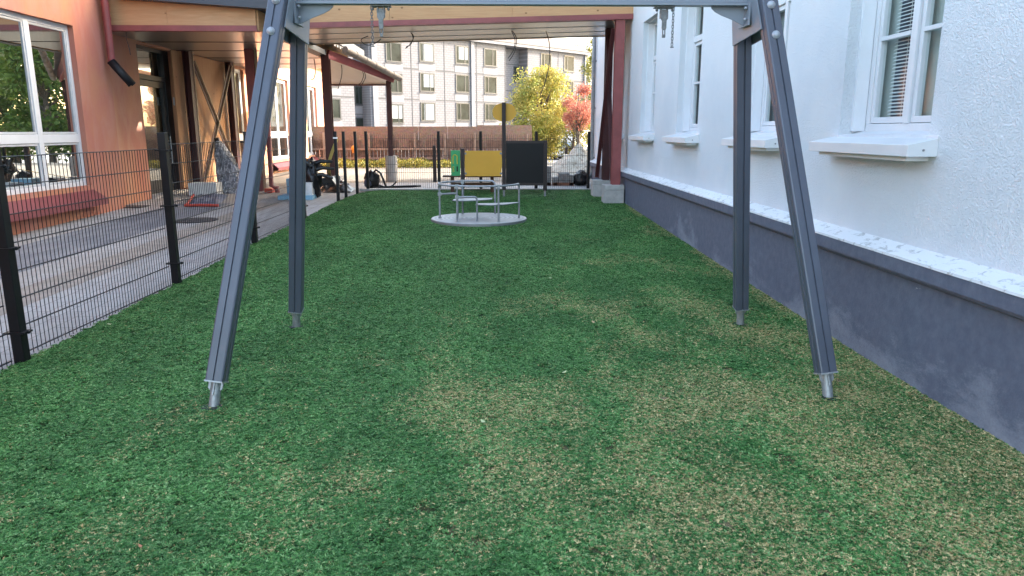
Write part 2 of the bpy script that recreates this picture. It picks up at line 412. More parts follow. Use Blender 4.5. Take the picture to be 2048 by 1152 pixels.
m = MB(); m.add([(x, y, -.592) for x, y in [(-30,52),(40,52),(40,72),(-30,72)]], [(0,1,2,3)]); struct(m.build('parking_ground', M['asphalt']))
# turf outline: fence line on the left (bends in at the far end), wall on the right
left = [(-3.36,-8), (-3.36,5), (-3.32,7.5), (-3.31,10), (-3.27,12.6), (-3.24,15.2), (-3.2,16), (-3.09,16.75), (-2.96,17.4), (-2.7,17.62)]
def lx(y):
    for (xa, ya), (xb, yb) in zip(left, left[1:]):
        if ya <= y <= yb: return xa+(xb-xa)*(y-ya)/(yb-ya)
    return left[-1][0]
ys = [-8,0,1.2,2.5,4,5,6.2,7.5,8.7,10,11.3,12.6,14,15.2,16,16.75,17.4,17.62]
def turf_sheet(y_from, dz, zskirt=0):
    yy = [y for y in ys if y >= y_from]; m = MB(); vs = []; nx = 8
    for y in yy:
        for k in range(nx+1):
            x = lx(y)+(2.70-lx(y))*k/nx
            vs.append((x, y, gz(y)+dz))
    fs = [(i*(nx+1)+k, i*(nx+1)+k+1, (i+1)*(nx+1)+k+1, (i+1)*(nx+1)+k) for i in range(len(yy)-1) for k in range(nx)]
    m.add(vs, fs)
    if zskirt:
        for i in range(len(yy)-1):
            a, b = yy[i], yy[i+1]
            m.add([(lx(a), a, gz(a)+dz), (lx(b), b, gz(b)+dz), (lx(b), b, gz(b)-.01), (lx(a), a, gz(a)-.01)], [(0,1,2,3)])
        a = yy[-1]; m.add([(lx(a), a, gz(a)+dz), (2.7, a, gz(a)+dz), (2.7, a, gz(a)-.01), (lx(a), a, gz(a)-.01)], [(0,1,2,3)])
    return m
struct(turf_sheet(-8, .010, 1).build('turf_ground', M['turf_base']))
# one patch of curled yarn clumps, scattered over the turf; every clump carries its own random value
def tuft_mesh(nc, rad):
    m = MB(); rnd = random.Random(5); att = []
    for j in range(nc):
        a = rnd.uniform(0, 2*PI); r_ = rad*math.sqrt(rnd.random()); c0 = Vector((r_*math.cos(a), r_*math.sin(a), 0)); val = rnd.random()
        lean = Vector((rnd.gauss(0,.45), rnd.gauss(0,.45), 0)); hh = rnd.uniform(.005, .0105)
        for i in range(6):
            a = rnd.uniform(0, 2*PI); rr = .0036*math.sqrt(rnd.random()); c = c0+Vector((rr*math.cos(a), rr*math.sin(a), 0))
            b = rnd.uniform(0, PI); s_ = Vector((math.cos(b), math.sin(b), 0))*.0013
            ln = (Vector((rnd.gauss(0,.35), rnd.gauss(0,.35), 1))+lean)*hh
            kn = c+ln*.6; tp = c+ln+Vector((ln.x, ln.y, -abs(ln.z)*.3))*.6
            m.add([c-s_, c+s_, kn+s_, kn-s_, tp+s_*.6, tp-s_*.6], [(0,1,2,3), (3,2,4,5)]); att += [val]*6
    return m, att
tm_, att_ = tuft_mesh(34, .035)
tuft = tm_.build('grass_tuft_source', M['turf_blade'])
at_ = tuft.data.attributes.new('clump', 'FLOAT', 'POINT'); at_.data.foreach_set('value', att_)
COL.objects.unlink(tuft)
grass = turf_sheet(1.2, .010).build('artificial_grass', M['turf_blade'])
tag(grass, kind='stuff')
ng = D.node_groups.new('scatter_blades', 'GeometryNodeTree')
ng.interface.new_socket('Geometry', in_out='INPUT', socket_type='NodeSocketGeometry'); ng.interface.new_socket('Geometry', in_out='OUTPUT', socket_type='NodeSocketGeometry')
N = ng.nodes.new; L = ng.links.new
gi = N('NodeGroupInput'); go = N('NodeGroupOutput'); dist = N('GeometryNodeDistributePointsOnFaces'); ins = N('GeometryNodeInstanceOnPoints')
oi = N('GeometryNodeObjectInfo'); oi.inputs['Object'].default_value = tuft; oi.inputs['As Instance'].default_value = True
pos = N('GeometryNodeInputPosition'); sx = N('ShaderNodeSeparateXYZ'); mr = N('ShaderNodeMapRange')
for k, val in (('From Min', 4), ('From Max', 14), ('To Min', 1350), ('To Max', 620)): mr.inputs[k].default_value = val
L(pos.outputs[0], sx.inputs[0]); L(sx.outputs['Y'], mr.inputs['Value']); L(mr.outputs['Result'], dist.inputs['Density'])
rv = N('FunctionNodeRandomValue'); rv.data_type = 'FLOAT_VECTOR'; rv.inputs[1].default_value = (.12, .12, 6.283); rv.inputs[0].default_value = (-.12, -.12, 0)
rs = N('FunctionNodeRandomValue'); rs.data_type = 'FLOAT'; rs.inputs[2].default_value = .8; rs.inputs[3].default_value = 1.25
L(gi.outputs[0], dist.inputs['Mesh']); L(dist.outputs['Points'], ins.inputs['Points']); L(oi.outputs['Geometry'], ins.inputs['Instance'])
L(rv.outputs[0], ins.inputs['Rotation']); L(rs.outputs[1], ins.inputs['Scale']); L(ins.outputs['Instances'], go.inputs[0])
md = grass.modifiers.new('scatter', 'NODES'); md.node_group = ng

# fallen leaves
leafc = {'y': simple('fallen_leaf_tan', (.45,.27,.12), .6), 'g': simple('fallen_leaf_pale', (.40,.46,.22), .6), 'r': simple('fallen_leaf_red', (.40,.16,.08), .6)}
for i, (px, py, k, sz, nm) in enumerate([(1187,652,'y',.05,'curled tan leaf on the turf right of centre'), (1128,754,'g',.055,'long pale leaf lying on the turf in mid foreground'),
        (1100,562,'g',.05,'pale leaf on the turf below the roundabout'), (756,740,'y',.045,'small tan leaf on green turf left of centre'), (220,656,'g',.04,'pale green leaf beside the mesh fence'),
        (966,854,'g',.045,'whitish leaf on turf between the two front swing legs'), (900,655,'y',.04,'tan leaf on turf between rear swing legs'), (780,955,'g',.03,'tiny pale leaf low on the left half of the turf'),
        (1176,604,'r',.04,'reddish leaf on turf right of the roundabout'), (283,1108,'r',.025,'tiny red fleck at lower left of the turf')]):
    p = G(px, py); a = random.uniform(0, 6); m = MB()
    mm = Matrix.Translation(p+Vector((0,0,.034))) @ Matrix.Rotation(a, 4, 'Z')
    s = sz/2
    vs = [(-s,0,.004),(-s*.4,s*.42,-.002),(s*.4,s*.38,-.001),(s,0,.007),(s*.4,-s*.40,.003),(-s*.4,-s*.36,.001),(-s*.1,0,.0)]
    m.add(vs, [(6,0,1),(6,1,2),(6,2,3),(6,3,4),(6,4,5),(6,5,0)], True, mm)
    tag(m.build('fallen_leaf', leafc[k]), nm, 'leaf', 'fallen leaves on the turf')

# ------------------------------------------------------------------ mesh fence on the left
def post(mb, x, y, ztop, s=.055, z0=None):
    z0 = gz(y)-.05 if z0 is None else z0
    mb.box(x-s/2, x+s/2, y-s/2, y+s/2, z0, ztop)
fence_pts = [(-3.42,2.5), (-3.37,5.05), (-3.33,7.56), (-3.32,10.1), (-3.28,12.65)]
tops = [1.60, 1.61, 1.60, 1.61, 1.60]
fen = thing('mesh_fence', 'black welded wire mesh fence running along the left edge of the turf', 'fence', (-3.37,5.05,0))
for (x, y), zt in zip(fence_pts, tops):
    mb = MB(); post(mb, x, y, zt, .076); mb.box(x-.040, x+.040, y-.040, y+.040, zt-.004, zt+.006)
    mb.build('fence_post', M['black_metal'], fen, .004)
mbc = MB()
def mesh_panel(a, b, zb0, zb1, H=1.4, side=.045, dv=.05, rv=.0032, rh=.0042, name='mesh_panel', parent=None, mat=None, dh=.2):
    mb = MB(); a = Vector((a[0]+side, a[1], 0)); b = Vector((b[0]+side, b[1], 0)); L_ = (b-a).length; d = (b-a)/L_
    nrm = Vector((d.y, -d.x, 0))*.004
    n = int(L_/dv)
    for i in range(n+1):
        p = a+d*(i*L_/n); z = zb0+(zb1-zb0)*i/n
        mb.tube([p+Vector((0,0,z-.03)), p+Vector((0,0,z+H+.003))], rv, 4, False)
    k = 0; hz = 0.0
    while hz <= H+.001:
        for s_ in (1, -1):
            mb.tube([a+nrm*s_+Vector((0,0,zb0+hz)), b+nrm*s_+Vector((0,0,zb1+hz))], rh, 5, False)
        hz += dh
    return mb.build(name, mat or M['black_metal'], parent)
zb = [(.03, .03), (.045, .045), (.085, .095), (.135, .14)]
for i in range(4):
    a, b = fence_pts[i], fence_pts[i+1]
    mesh_panel((a[0], a[1]+.05), (b[0], b[1]-.05), zb[i][0], zb[i][1], side=-.045, parent=fen)
for (x, y), zt in zip(fence_pts, tops):
    mb = MB()
    for z in (.22, .82, 1.38):
        mb = MB(); mb.box(x-.075, x+.070, y-.050, y+.050, z+gz(y), z+gz(y)+.014); mb.sphere((x+.070, y, z+gz(y)+.007), .014, 8, 5)
        mb.build('clamp', M['black_metal'], fen)
# bare posts where no mesh is hung
for i, (px, py, lab) in enumerate([(677,403,'nearest of the three bare black fence posts before the corner'), (692.6,395.5,'middle one of the bare black fence posts before the corner'), (715,388,'bare black fence post next to the fence corner')]):
    p = G(px, py); mb = MB(); post(mb, p.x, p.y, 1.61, .06); mb.box(p.x-.032, p.x+.032, p.y-.032, p.y+.032, 1.606, 1.616)
    tag(mb.build('bare_post', M['black_metal'], None, .004), lab, 'fence post', 'bare fence posts')
# far fence
ff = thing('far_fence', 'black wire mesh fence crossing the far end of the turf', 'fence', (-2.98,17.6,gz(17.6)))
fy = 17.72
fx = [atY(px, 375, fy).x for px in (736, 879, 962, 1072, 1176)]
for x in fx:
    mb = MB(); post(mb, x, fy, 1.62, .065); mb.build('fence_post', M['black_metal'], ff, .004)
for a, b in zip(fx, fx[1:]):
    mesh_panel((a+.04, fy+.04), (b-.04, fy+.04), gz(fy)+.02, gz(fy)+.02, H=1.3, side=0, parent=ff, dv=.05, rv=.003)
mb = MB(); mb.box(-3.2, 2.68, 17.64, 17.92, gz(18)-.05, gz(18)+.035); struct(mb.build('kerb', M['kerb'], None, .008))

# ------------------------------------------------------------------ swing
sw = thing('swing_frame', 'dark grey A-frame swing with galvanised feet and no seats hung', 'swing frame', (.2,5.05,0))
def leg_profile(w):
    h = w/2; c = .010; g_ = .006; gd = .010
    q = []
    for k in range(4):
        side = [(-h+c, -h), (-g_, -h), (-g_*.6, -h+gd), (g_*.6, -h+gd), (g_, -h), (h-c, -h), (h-c*.3, -h+c*.3)]
        for a, b in side:
            for _ in range(k): a, b = -b, a
            q.append((a, b))
    return q
FT = [G(424,818), G(1660,799), G(592,656), G(1481,651)]   # front-left, front-right, rear-left, rear-right
TOPZ = 2.72
def top_of(i):
    x = -1.30 if i in (0, 2) else 1.73
    y = {0: 4.98, 1: 4.98, 2: 5.30, 3: 5.30}[i]
    return Vector((x, y, TOPZ))
# lean lines continue a bit past the beam
for i in range(4):
    p0 = FT[i]; p1 = top_of(i)
    d = (p1-p0).normalized(); side = Vector((1,0,0))
    a = p0+d*.17; b = p1
    mb = MB(); mb.extr(leg_profile(.105), a, b, side)
    lg = mb.build('leg', M['steel_paint'], sw)
    mb = MB(); mb.extr([(-.054,-.054),(.054,-.054),(.054,.054),(-.054,.054)], a-d*.008, a+d*.001, side); mb.build('end_cap', M['galv'], lg)
    mb = MB(); mb.tube([p0-Vector((0,0,.06))-d*.02, a+d*.02], .031, 16)
    MM, _ = mb.frame(a-d*.002, a-d*.09, side)
    for sx_ in (-1, 1):
        mb.add([(sx_*.026,-.006,0),(sx_*.045,-.006,0),(sx_*.043,-.006,.045),(sx_*.028,-.006,.062),(sx_*.026,.006,0),(sx_*.045,.006,0),(sx_*.043,.006,.045),(sx_*.028,.006,.062)], [(0,1,2,3),(7,6,5,4),(0,4,5,1),(1,5,6,2),(2,6,7,3),(3,7,4,0)], False, MM)
    mb.bar(a+Vector((0,-.034,0)), a-d*.075+Vector((0,-.034,0)), .010, .008)
    mb.build('foot', M['galv'], sw, .002)
    mb = MB(); mb.tube([Vector((p0.x, p0.y, p0.z-.005)), Vector((p0.x, p0.y, p0.z+.017))], .058, 18); mb.build('socket', M['rubber'], sw)  # dark disc painting the contact shadow on the turf round the foot
    if i < 2:
        mb = MB()
        for py in ((10, 73) if i == 0 else (18, 79)):
            # bolts on the outward face along the leg's line
            rr = ray(572 if i == 0 else 1519, py)
            t_ = 0; zt = EYE+rr.z/rr.y*4.9
            tt = (zt-p0.z)/(p1.z-p0.z); c = p0+(p1-p0)*tt
            MM, _ = mb.frame(c, c+d, side); nrm = MM.to_3x3() @ Vector((0,-1,0))
            if nrm.y > 0: nrm = -nrm
            cc = c+nrm*.0525
            mb = MB(); mb.tube([cc, cc+nrm*.006, cc+nrm*.0065, cc+nrm*.012, cc+nrm*.018, cc+nrm*.020], [.026,.026,.021,.020,.013,.002], 16)
            mb.build('bolt', M['bolt_metal'], lg)
# beam
BZ0 = atY(1000, 8.5, 5.035).z+.012; BZ1 = BZ0+.135
BX0, BX1 = -1.27, 1.69
mb = MB(); prof = [(-.032,-.06),(-.028,-.067),(.028,-.067),(.032,-.06),(.032,.06),(.028,.067),(-.028,.067),(-.032,.06)]
mb.extr(prof, (BX0, 5.07, (BZ0+BZ1)/2), (BX1, 5.07, (BZ0+BZ1)/2), (0,1,0)); bm_ = mb.build('beam', M['steel_paint_light'], sw)
mb = MB(); mb.box(BX0, BX1, 5.032, 5.108, BZ0-.012, BZ0+.004); mb.build('beam_flange', M['steel_paint_light'], bm_)
for sgn, xe in ((1, BX0), (-1, BX1)):
    # curved gusset under the beam end, in the beam's plane
    mb = MB(); out = [(0, .02), (.30, .02)]
    for k in range(7):
        a = k/6; out.append((.30-.30*a*.99, .0-.022*math.sin(a*PI)*0-.12*(a**1.25)))
    out = [(0,.03),(.235,.03),(.225,-.012),(.20,-.035),(.16,-.055),(.08,-.085),(.02,-.115),(0,-.12)]
    MM = Matrix(((sgn,0,0,xe),(0,0,1,5.085),(0,1,0,BZ0-.012),(0,0,0,1)))
    mb.prism(out, MM, .008)
    mb.box(xe-.012 if sgn > 0 else xe, xe if sgn > 0 else xe+.012, 5.0, 5.2, BZ0-.14, BZ1+.02)
    gs = mb.build('gusset', M['steel_paint_light'], sw, .002)
    mb = MB()
    for dz in (-.03, -.10):
        mb = MB(); mb.sphere((xe+sgn*.014, 5.03, BZ0+dz), .011, 10, 6)
        mb.build('bolt', M['bolt_metal'], gs)
    # hood plate joining both legs, slanted with them
    i = 0 if sgn > 0 else 1; j = i+2
    mb = MB()
    def on(k, z):
        p0 = FT[k]; p1 = top_of(k); return p0+(p1-p0)*((z-p0.z)/(p1.z-p0.z))
    offs = Vector((sgn*.058, 0, 0))
    q = [on(i, 2.72)+offs, on(i, 2.26)+offs, on(j, 2.22)+offs+Vector((0,.02,0)), on(j, 2.72)+offs+Vector((0,.06,0))]
    q2 = [p+Vector((sgn*.008,0,0)) for p in q]
    mb.add(q+q2, [(0,1,2,3),(7,6,5,4),(0,4,5,1),(1,5,6,2),(2,6,7,3),(3,7,4,0)])
    q = [p-2*offs for p in q]; q2 = [p-Vector((sgn*.008,0,0)) for p in q]
    mb.add(q+q2, [(0,1,2,3),(7,6,5,4),(0,4,5,1),(1,5,6,2),(2,6,7,3),(3,7,4,0)])
    mb.build('apex_plate', M['steel_paint_light'], sw)
# hangers
def link_pts(c, ax, r=.006, l=.012, rot=0):
    pts = []
    for k in range(12):
        a = 2*PI*k/12; u = math.cos(a)*r; w_ = math.sin(a)*r+(l if math.sin(a) > 0 else -l)*.6
        pts.append(Vector(c)+Vector((u*math.cos(rot), u*math.sin(rot), w_)))
    return pts
for px, cpx, n_l, lab in ((762, 743, 13, ''), (1328, 1347, 13, '')):
    x = atY(px, 20, 5.1).x; xc = atY(cpx, 20, 5.06).x; z = BZ0-.012
    mb = MB(); mb.box(x-.065, x+.065, 5.06, 5.14, z-.010, z-.001)
    for s_ in (-1, 1):
        mb.tube([(x+s_*.052, 5.08, z-.010), (x+s_*.052, 5.08, z-.024)], .008, 8); mb.sphere((x+s_*.052, 5.08, z-.026), .010, 8, 5)
    # yoke
    for s_ in (-1, 1): mb.box(x+s_*.021-.004, x+s_*.021+.004, 5.08, 5.12, z-.075, z-.012)
    mb.tube([(x-.028, 5.10, z-.035), (x+.028, 5.10, z-.035)], .012, 12)
    mb.box(x-.016, x+.016, 5.085, 5.115, z-.055, z-.02)
    out = [(-.024,0),(.024,0),(.024,-.03),(.015,-.045),(.015,-.09),(.010,-.104),(-.010,-.104),(-.015,-.09),(-.015,-.045),(-.024,-.03)]
    MM = Matrix(((1,0,0,x),(0,0,1,5.072),(0,1,0,z-.048),(0,0,0,1))); mb.prism(out, MM, .014)
    mb.tube([(x, 5.066, z-.105), (x, 5.09, z-.105)], .010, 12)
    mb.tube(link_pts((x, 5.08, z-.165), 0, .010, .016, .5), .0045, 6, closed=True)
    mb.box(x-.010, x+.010, 5.07, 5.09, z-.20, z-.180)
    hg = mb.build('hanger', M['hanger_steel'], sw, .0015)
    mb = MB()
    for k in range(n_l):
        mb.tube(link_pts((xc, 5.06, z-.022-k*.0185), 0, .0072, .0075, (k % 2)*PI/2+.35), .0026, 6, closed=True)
    mb.tube([(xc-.012, 5.06, z-.022-n_l*.0185), (xc+.012, 5.06, z-.022-n_l*.0185)], .004, 8)
    mb.build('chain', M['hanger_steel'], hg)

# ------------------------------------------------------------------ roundabout
ctr = G(958, 441.5)
rb = thing('roundabout', 'small galvanised playground roundabout with round tread plate floor', 'roundabout', ctr)
Rd = .815
t = NT('tread_plate'); v = t.coord(); se = t.new('ShaderNodeSeparateXYZ'); t.link(v, se.inputs[0])
ck = t.new('ShaderNodeTexWave'); ck.wave_type = 'RINGS'; ck.rings_direction = 'Z'; ck.inputs['Scale'].default_value = 4.2; ck.inputs['Distortion'].default_value = .6; t.link(v, ck.inputs['Vector'])
nn = t.noise(v, 12, 5, .6)
t.base(t.mix(ck.outputs['Fac'], t.mix(nn, (.20,.20,.205), (.34,.34,.345)), t.mix(nn, (.30,.30,.31), (.44,.44,.45)))); t.bump(ck.outputs['Fac'], .9, .006); M['tread'] = t.set(.5, .5)
mb = MB(); nseg = 64; cc = Vector(ctr)
def ring_pts(r, z): return [cc+Vector((r*math.cos(2*PI*k/nseg), r*math.sin(2*PI*k/nseg), z)) for k in range(nseg)]
rows = [(Rd, .0), (Rd, .042), (Rd-.01, .050), (Rd-.03, .052), (.0001, .054)]
vs = []
for r, z in rows: vs += ring_pts(r, z)
fs = [(i*nseg+k, i*nseg+(k+1) % nseg, (i+1)*nseg+(k+1) % nseg, (i+1)*nseg+k) for i in range(len(rows)-1) for k in range(nseg)]
mb.add([v_-cc for v_ in vs], fs)
dk = mb.build('floor_disc', M['tread'], rb); dk.matrix_parent_inverse = Matrix.Identity(4)
def onr(x, y, z): return cc+Vector((x, y, z))
RR = .68; HZ = .63
def clamp(mb, p, s=.03): mb.cbox(p, (s*1.5, s*1.5, s*1.7))
mb = MB(); arc = []
a0, a1 = 72, 348
for k in range(41):
    a = R(a0+(a1-a0)*k/40); arc.append(onr(RR*math.cos(a), RR*math.sin(a), HZ))
def bend(p, tdir, zdown, r=.07, n=6):   # from height HZ curve down to post
    out = []
    for k in range(n+1):
        a = PI/2*k/n; out.append(Vector(p)+tdir*r*math.sin(a)+Vector((0,0,-r*(1-math.cos(a)))))
    out.append(Vector((out[-1].x, out[-1].y, zdown))); return out
ts = Vector((math.sin(R(a0)), -math.cos(R(a0)), 0)); te = Vector((-math.sin(R(a1)), math.cos(R(a1)), 0))
full = list(reversed(bend(arc[0], ts, cc.z+.05)))+arc[1:-1]+bend(arc[-1], te, cc.z+.05)
mb.tube(full, .0165, 10); mb.build('hand_rail', M['galv'], rb)
for x, y in ((-.665, .03), (-.34, -.585), (-.30, .61), (.33, -.59)):
    mb = MB(); mb.tube([onr(x, y, .05), onr(x, y, HZ)], .0165, 10); mb.cbox(onr(x, y, HZ-.01), (.05,.05,.065)); mb.tube([onr(x, y, .05), onr(x, y, .062)], .03, 12)
    mb.build('upright', M['galv'], rb)
for (xa, ya), (xb, yb) in (((-.665,.03), (-.37,.20)), ((-.34,-.585), (-.02,-.50))):
    d = Vector((xb-xa, yb-ya, 0)); d_ = d.normalized(); z = .45
    pts = [onr(xa, ya, z)]+bend(onr(xb, yb, z)-d_*.05, d_, cc.z+.05, .05)
    mb = MB(); mb.tube(pts, .0155, 10); mb.cbox(onr(xa, ya, z), (.06,.05,.055)); mb.build('grab_handle', M['galv'], rb)
def seat(pts, z):
    mb = MB(); mb.prism(pts, Matrix.Translation(cc+Vector((0,0,z))), .014); return mb.build('seat', M['galv_dull'], rb, .003)
seat([(-.05,-.50), (.20,-.61), (.45,-.50), (.64,-.24), (.67,-.10), (.44,-.20), (.20,-.30), (-.02,-.33)], .315)
seat([(-.46,.22), (-.30,.12), (.0,.25), (.22,.42), (.23,.66), (0,.66), (-.28,.62), (-.45,.45)], .315)

# ------------------------------------------------------------------ play wall
pw = thing('play_wall', 'play wall with yellow, green and black boards on brown posts', 'play panel', G(1008,394))
py_ = G(1008,394).y; gzp = gz(py_)
def ppt(px, py): p = atY(px, py, py_); return p
def ppost(px, ytop, ybot, yfoot, w=.085):
    a = ppt(px, ybot); z1 = ppt(px, ytop).z
    mb = MB(); mb.extr(leg_profile(w), (a.x, py_, a.z), (a.x, py_, z1)); o = mb.build('post', M['brown_wood_post'], pw)
    mb = MB(); mb.tube([(a.x, py_, gzp-.03), (a.x, py_, a.z+.02)], .024, 12); mb.build('foot', M['galv'], pw); return a.x
x1 = ppost(1008, 205, 380, 394); x2 = ppost(1090, 281, 381, 394); x3 = ppost(926, 297, 376, 390)
def rboard(x0, x1, z0, z1, r, y, th, name, mat, n=5):
    out = []
    for (cx, cz, a0) in ((x1-r, z1-r, 0), (x0+r, z1-r, 90), (x0+r, z0+r, 180), (x1-r, z0+r, 270)):
        for k in range(n+1):
            a = R(a0+90*k/n); out.append((cx+r*math.cos(a), cz+r*math.sin(a)))
    mb = MB(); MM = Matrix(((1,0,0,0),(0,0,1,y),(0,1,0,0),(0,0,0,1))); mb.prism(out, MM, th); return mb.build(name, mat, pw, .002)
zb0, zb1 = ppt(1050,371).z, ppt(1050,281.5).z
bb = rboard(x1+.045, x2-.04, zb0, zb1, .012, py_-.012, .022, 'black_board', M['black_board'])
for z, n in ((zb0+.03, 'lower'), (zb1-.03, 'upper')):
    mb = MB(); mb.box(x1+.05, x2-.045, py_-.020, py_-.0125, z-.025, z+.025); mb.build('batten', M['brown_wood_post'], bb)
rboard(x3+.048, x1-.05, ppt(960,352.5).z, ppt(960,301.5).z, .03, py_-.010, .02, 'yellow_board', M['yellow_board'])
mb = MB()
for xx in (x3+.055, x1-.06):
    for zz in (ppt(960,347).z, ppt(960,307).z): mb.box(xx-.03, xx+.03, py_-.018, py_-.0105, zz-.02, zz+.02)
mb.build('bracket', M['galv_dull'], pw)
ge0, ge1, gx0, gx1 = ppt(910,351.5).z, ppt(910,300.5).z, ppt(902,320).x, x3-.05
gb = rboard(gx0, gx1, ge0, ge1, .02, py_-.010, .02, 'green_board', M['green_board'])
mb = MB(); yy = py_-.014; hh = ge1-ge0; ww = gx1-gx0
pts = [(gx0+ww*.22, yy, ge0+hh*.48), (gx0+ww*.22, yy, ge0+hh*.72)]
for k in range(9):
    a = PI-PI*k/8; pts.append((gx0+ww*.44+ww*.22*math.cos(a), yy, ge0+hh*.74+ww*.22*math.sin(a)))
pts.append((gx0+ww*.66, yy, ge0+hh*.46)); mb.tube(pts, .011, 6); mb.build('maze_track', M['mark_yellow'], gb)
mb = MB()
for k in range(3): mb.tube([(gx0+ww*.66, yy-.008, ge0+hh*(.34-.07*k)), (gx0+ww*.66, yy+.008, ge0+hh*(.34-.07*k))], .018, 10)
mb.build('knob', M['black_board'], gb)
mb = MB()
for k in range(3):
    c = Vector((gx0+ww*.24, yy, ge0+hh*(.34-.08*k))); mb.tube([c+Vector((math.cos(a)*.014, 0, math.sin(a)*.014)) for a in [2*PI*j/10 for j in range(10)]], .005, 5, closed=True)
mb.build('ring_mark', M['mark_yellow'], gb)
# oval board at the post head
mb = MB(); ec = ppt(1008.5,224.5); rx = (ppt(1032,225).x-ppt(985,225).x)/2; rz_ = (ppt(1008,206.5).z-ppt(1008,243).z)/2
out = []
for k in range(48):
    a = 2*PI*k/48; c_, s_ = math.cos(a), math.sin(a); e = 2.3
    out.append((ec.x+rx*math.copysign(abs(c_)**(2/e), c_), ec.z+rz_*math.copysign(abs(s_)**(2/e), s_)))
MM = Matrix(((1,0,0,0),(0,0,1,py_+.046),(0,1,0,0),(0,0,0,1))); mb.prism(out, MM, .02); mb.build('oval_board', M['yellow_board'], pw, .002)
# bench behind the wall
by = 17.2; bn = thing('plank_bench', 'low brown plank bench partly hidden behind the yellow board', 'bench', (atY(950,360,by).x, by, gz(by)))
bx0, bx1 = atY(886,353,by).x, atY(1003,353,by).x; zs = gz(by)+.40
mb = MB()
for k in range(3): mb.box(bx0, bx1, by-.17+k*.12, by-.07+k*.12, zs-.04, zs)
mb.build('seat', M['bench_wood'], bn, .006)
for xx in (bx0+.22, bx1-.22):
    mb = MB(); mb.box(xx-.04, xx+.04, by-.12, by+.12, gz(by), zs-.042); mb.build('leg', M['bench_wood'], bn, .004)
mb = MB(); mb.box(bx0+.2, bx1-.2, by-.03, by+.03, zs-.24, zs-.17); mb.build('stretcher', M['bench_wood'], bn)

# ------------------------------------------------------------------ right-hand building
XW = 2.75; XP = 2.69; XL = 2.615
RB = thing('white_building', 'white rough-rendered building with grey plinth along the right edge', 'building', (XW, 6, 0))
def wall_y(mb, x0, x1, y0, y1, z0, z1, ops):
    ops = sorted(ops); y = y0
    for (a, b, c, d) in ops:
        if a > y: mb.box(x0, x1, y, a, z0, z1)
        if c > z0: mb.box(x0, x1, a, b, z0, c)
        if d < z1: mb.box(x0, x1, a, b, d, z1)
        y = b
    if y < y1: mb.box(x0, x1, y, y1, z0, z1)
WIN = [(1.95,3.15), (4.60,5.82), (7.0,8.12), (9.9,11.05), (12.65,13.8), (15.6,16.8)]
LOW, HIGH = 1.60, 3.55
ops = [(a, b, LOW, HIGH) for a, b in WIN]
mb = MB(); wall_y(mb, XW, XW+.35, -8, 20, .80, 8.6, ops); mb.box(XW+.002, 14, 19.7, 19.998, .80, 8.6); mb.box(13.7, 13.998, -8, 19.7, .8, 8.6); mb.box(XW+.35, 13.7, -8, -7.7, .8, 8.6)
mb.build('wall', M['render_white'], RB)
mb = MB(); mb.box(7, 13.99, 20.0, 27.0, -.5, 8.6); mb.build('rear_wing', M['render_white'], RB)  # unseen block added out of view to keep sun off the left wall
mb = MB(); mb.box(XW-.2, 14.2, -8.2, 19.95, 8.602, 8.8); mb.box(6.8, 14.2, 19.952, 27.2, 8.602, 8.8); mb.build('roof', M['roof_dark'], RB)  # second slab only caps the added shading block
mb = MB(); mb.box(XP, 14, -8, 20, -.9, .799); mb.build('plinth', M['plinth'], RB)
# ledge: moulded strip, sloping flaky top
mb = MB()
prof = [(XP, .68), (XL+.03, .70), (XL+.03, .715), (XL, .725), (XL, .815), (XW+.05, .815), (XW+.05, .68)]
mb.add([(x, -8, z) for x, z in prof]+[(x, 20.03, z) for x, z in prof], [(i, (i+1) % 7, 7+(i+1) % 7, 7+i) for i in range(7)]+[(0,1,2,3,4,5,6), (13,12,11,10,9,8,7)])
lo = mb.build('ledge', M['plinth'], RB)
mb = MB(); n = 180; vs = []
for i in range(n+1):
    y = -2+22.02*i/n
    e = .006*noise.noise(Vector((y*3, 0, 0)))+.004*noise.noise(Vector((y*11, 3, 0)))
    vs += [(XL-.006+e, y, .816), (XL-.004+e, y, .832+e*.5), ((XL+XW)/2, y, .858+.006*noise.noise(Vector((y*5, 9, 0)))), (XW+.002, y, .885)]
mb.add(vs, [(i*4+k, (i+1)*4+k, (i+1)*4+k+1, i*4+k+1) for i in range(n) for k in range(3)]); mb.build('ledge_cap', M['ledge_top'], lo)
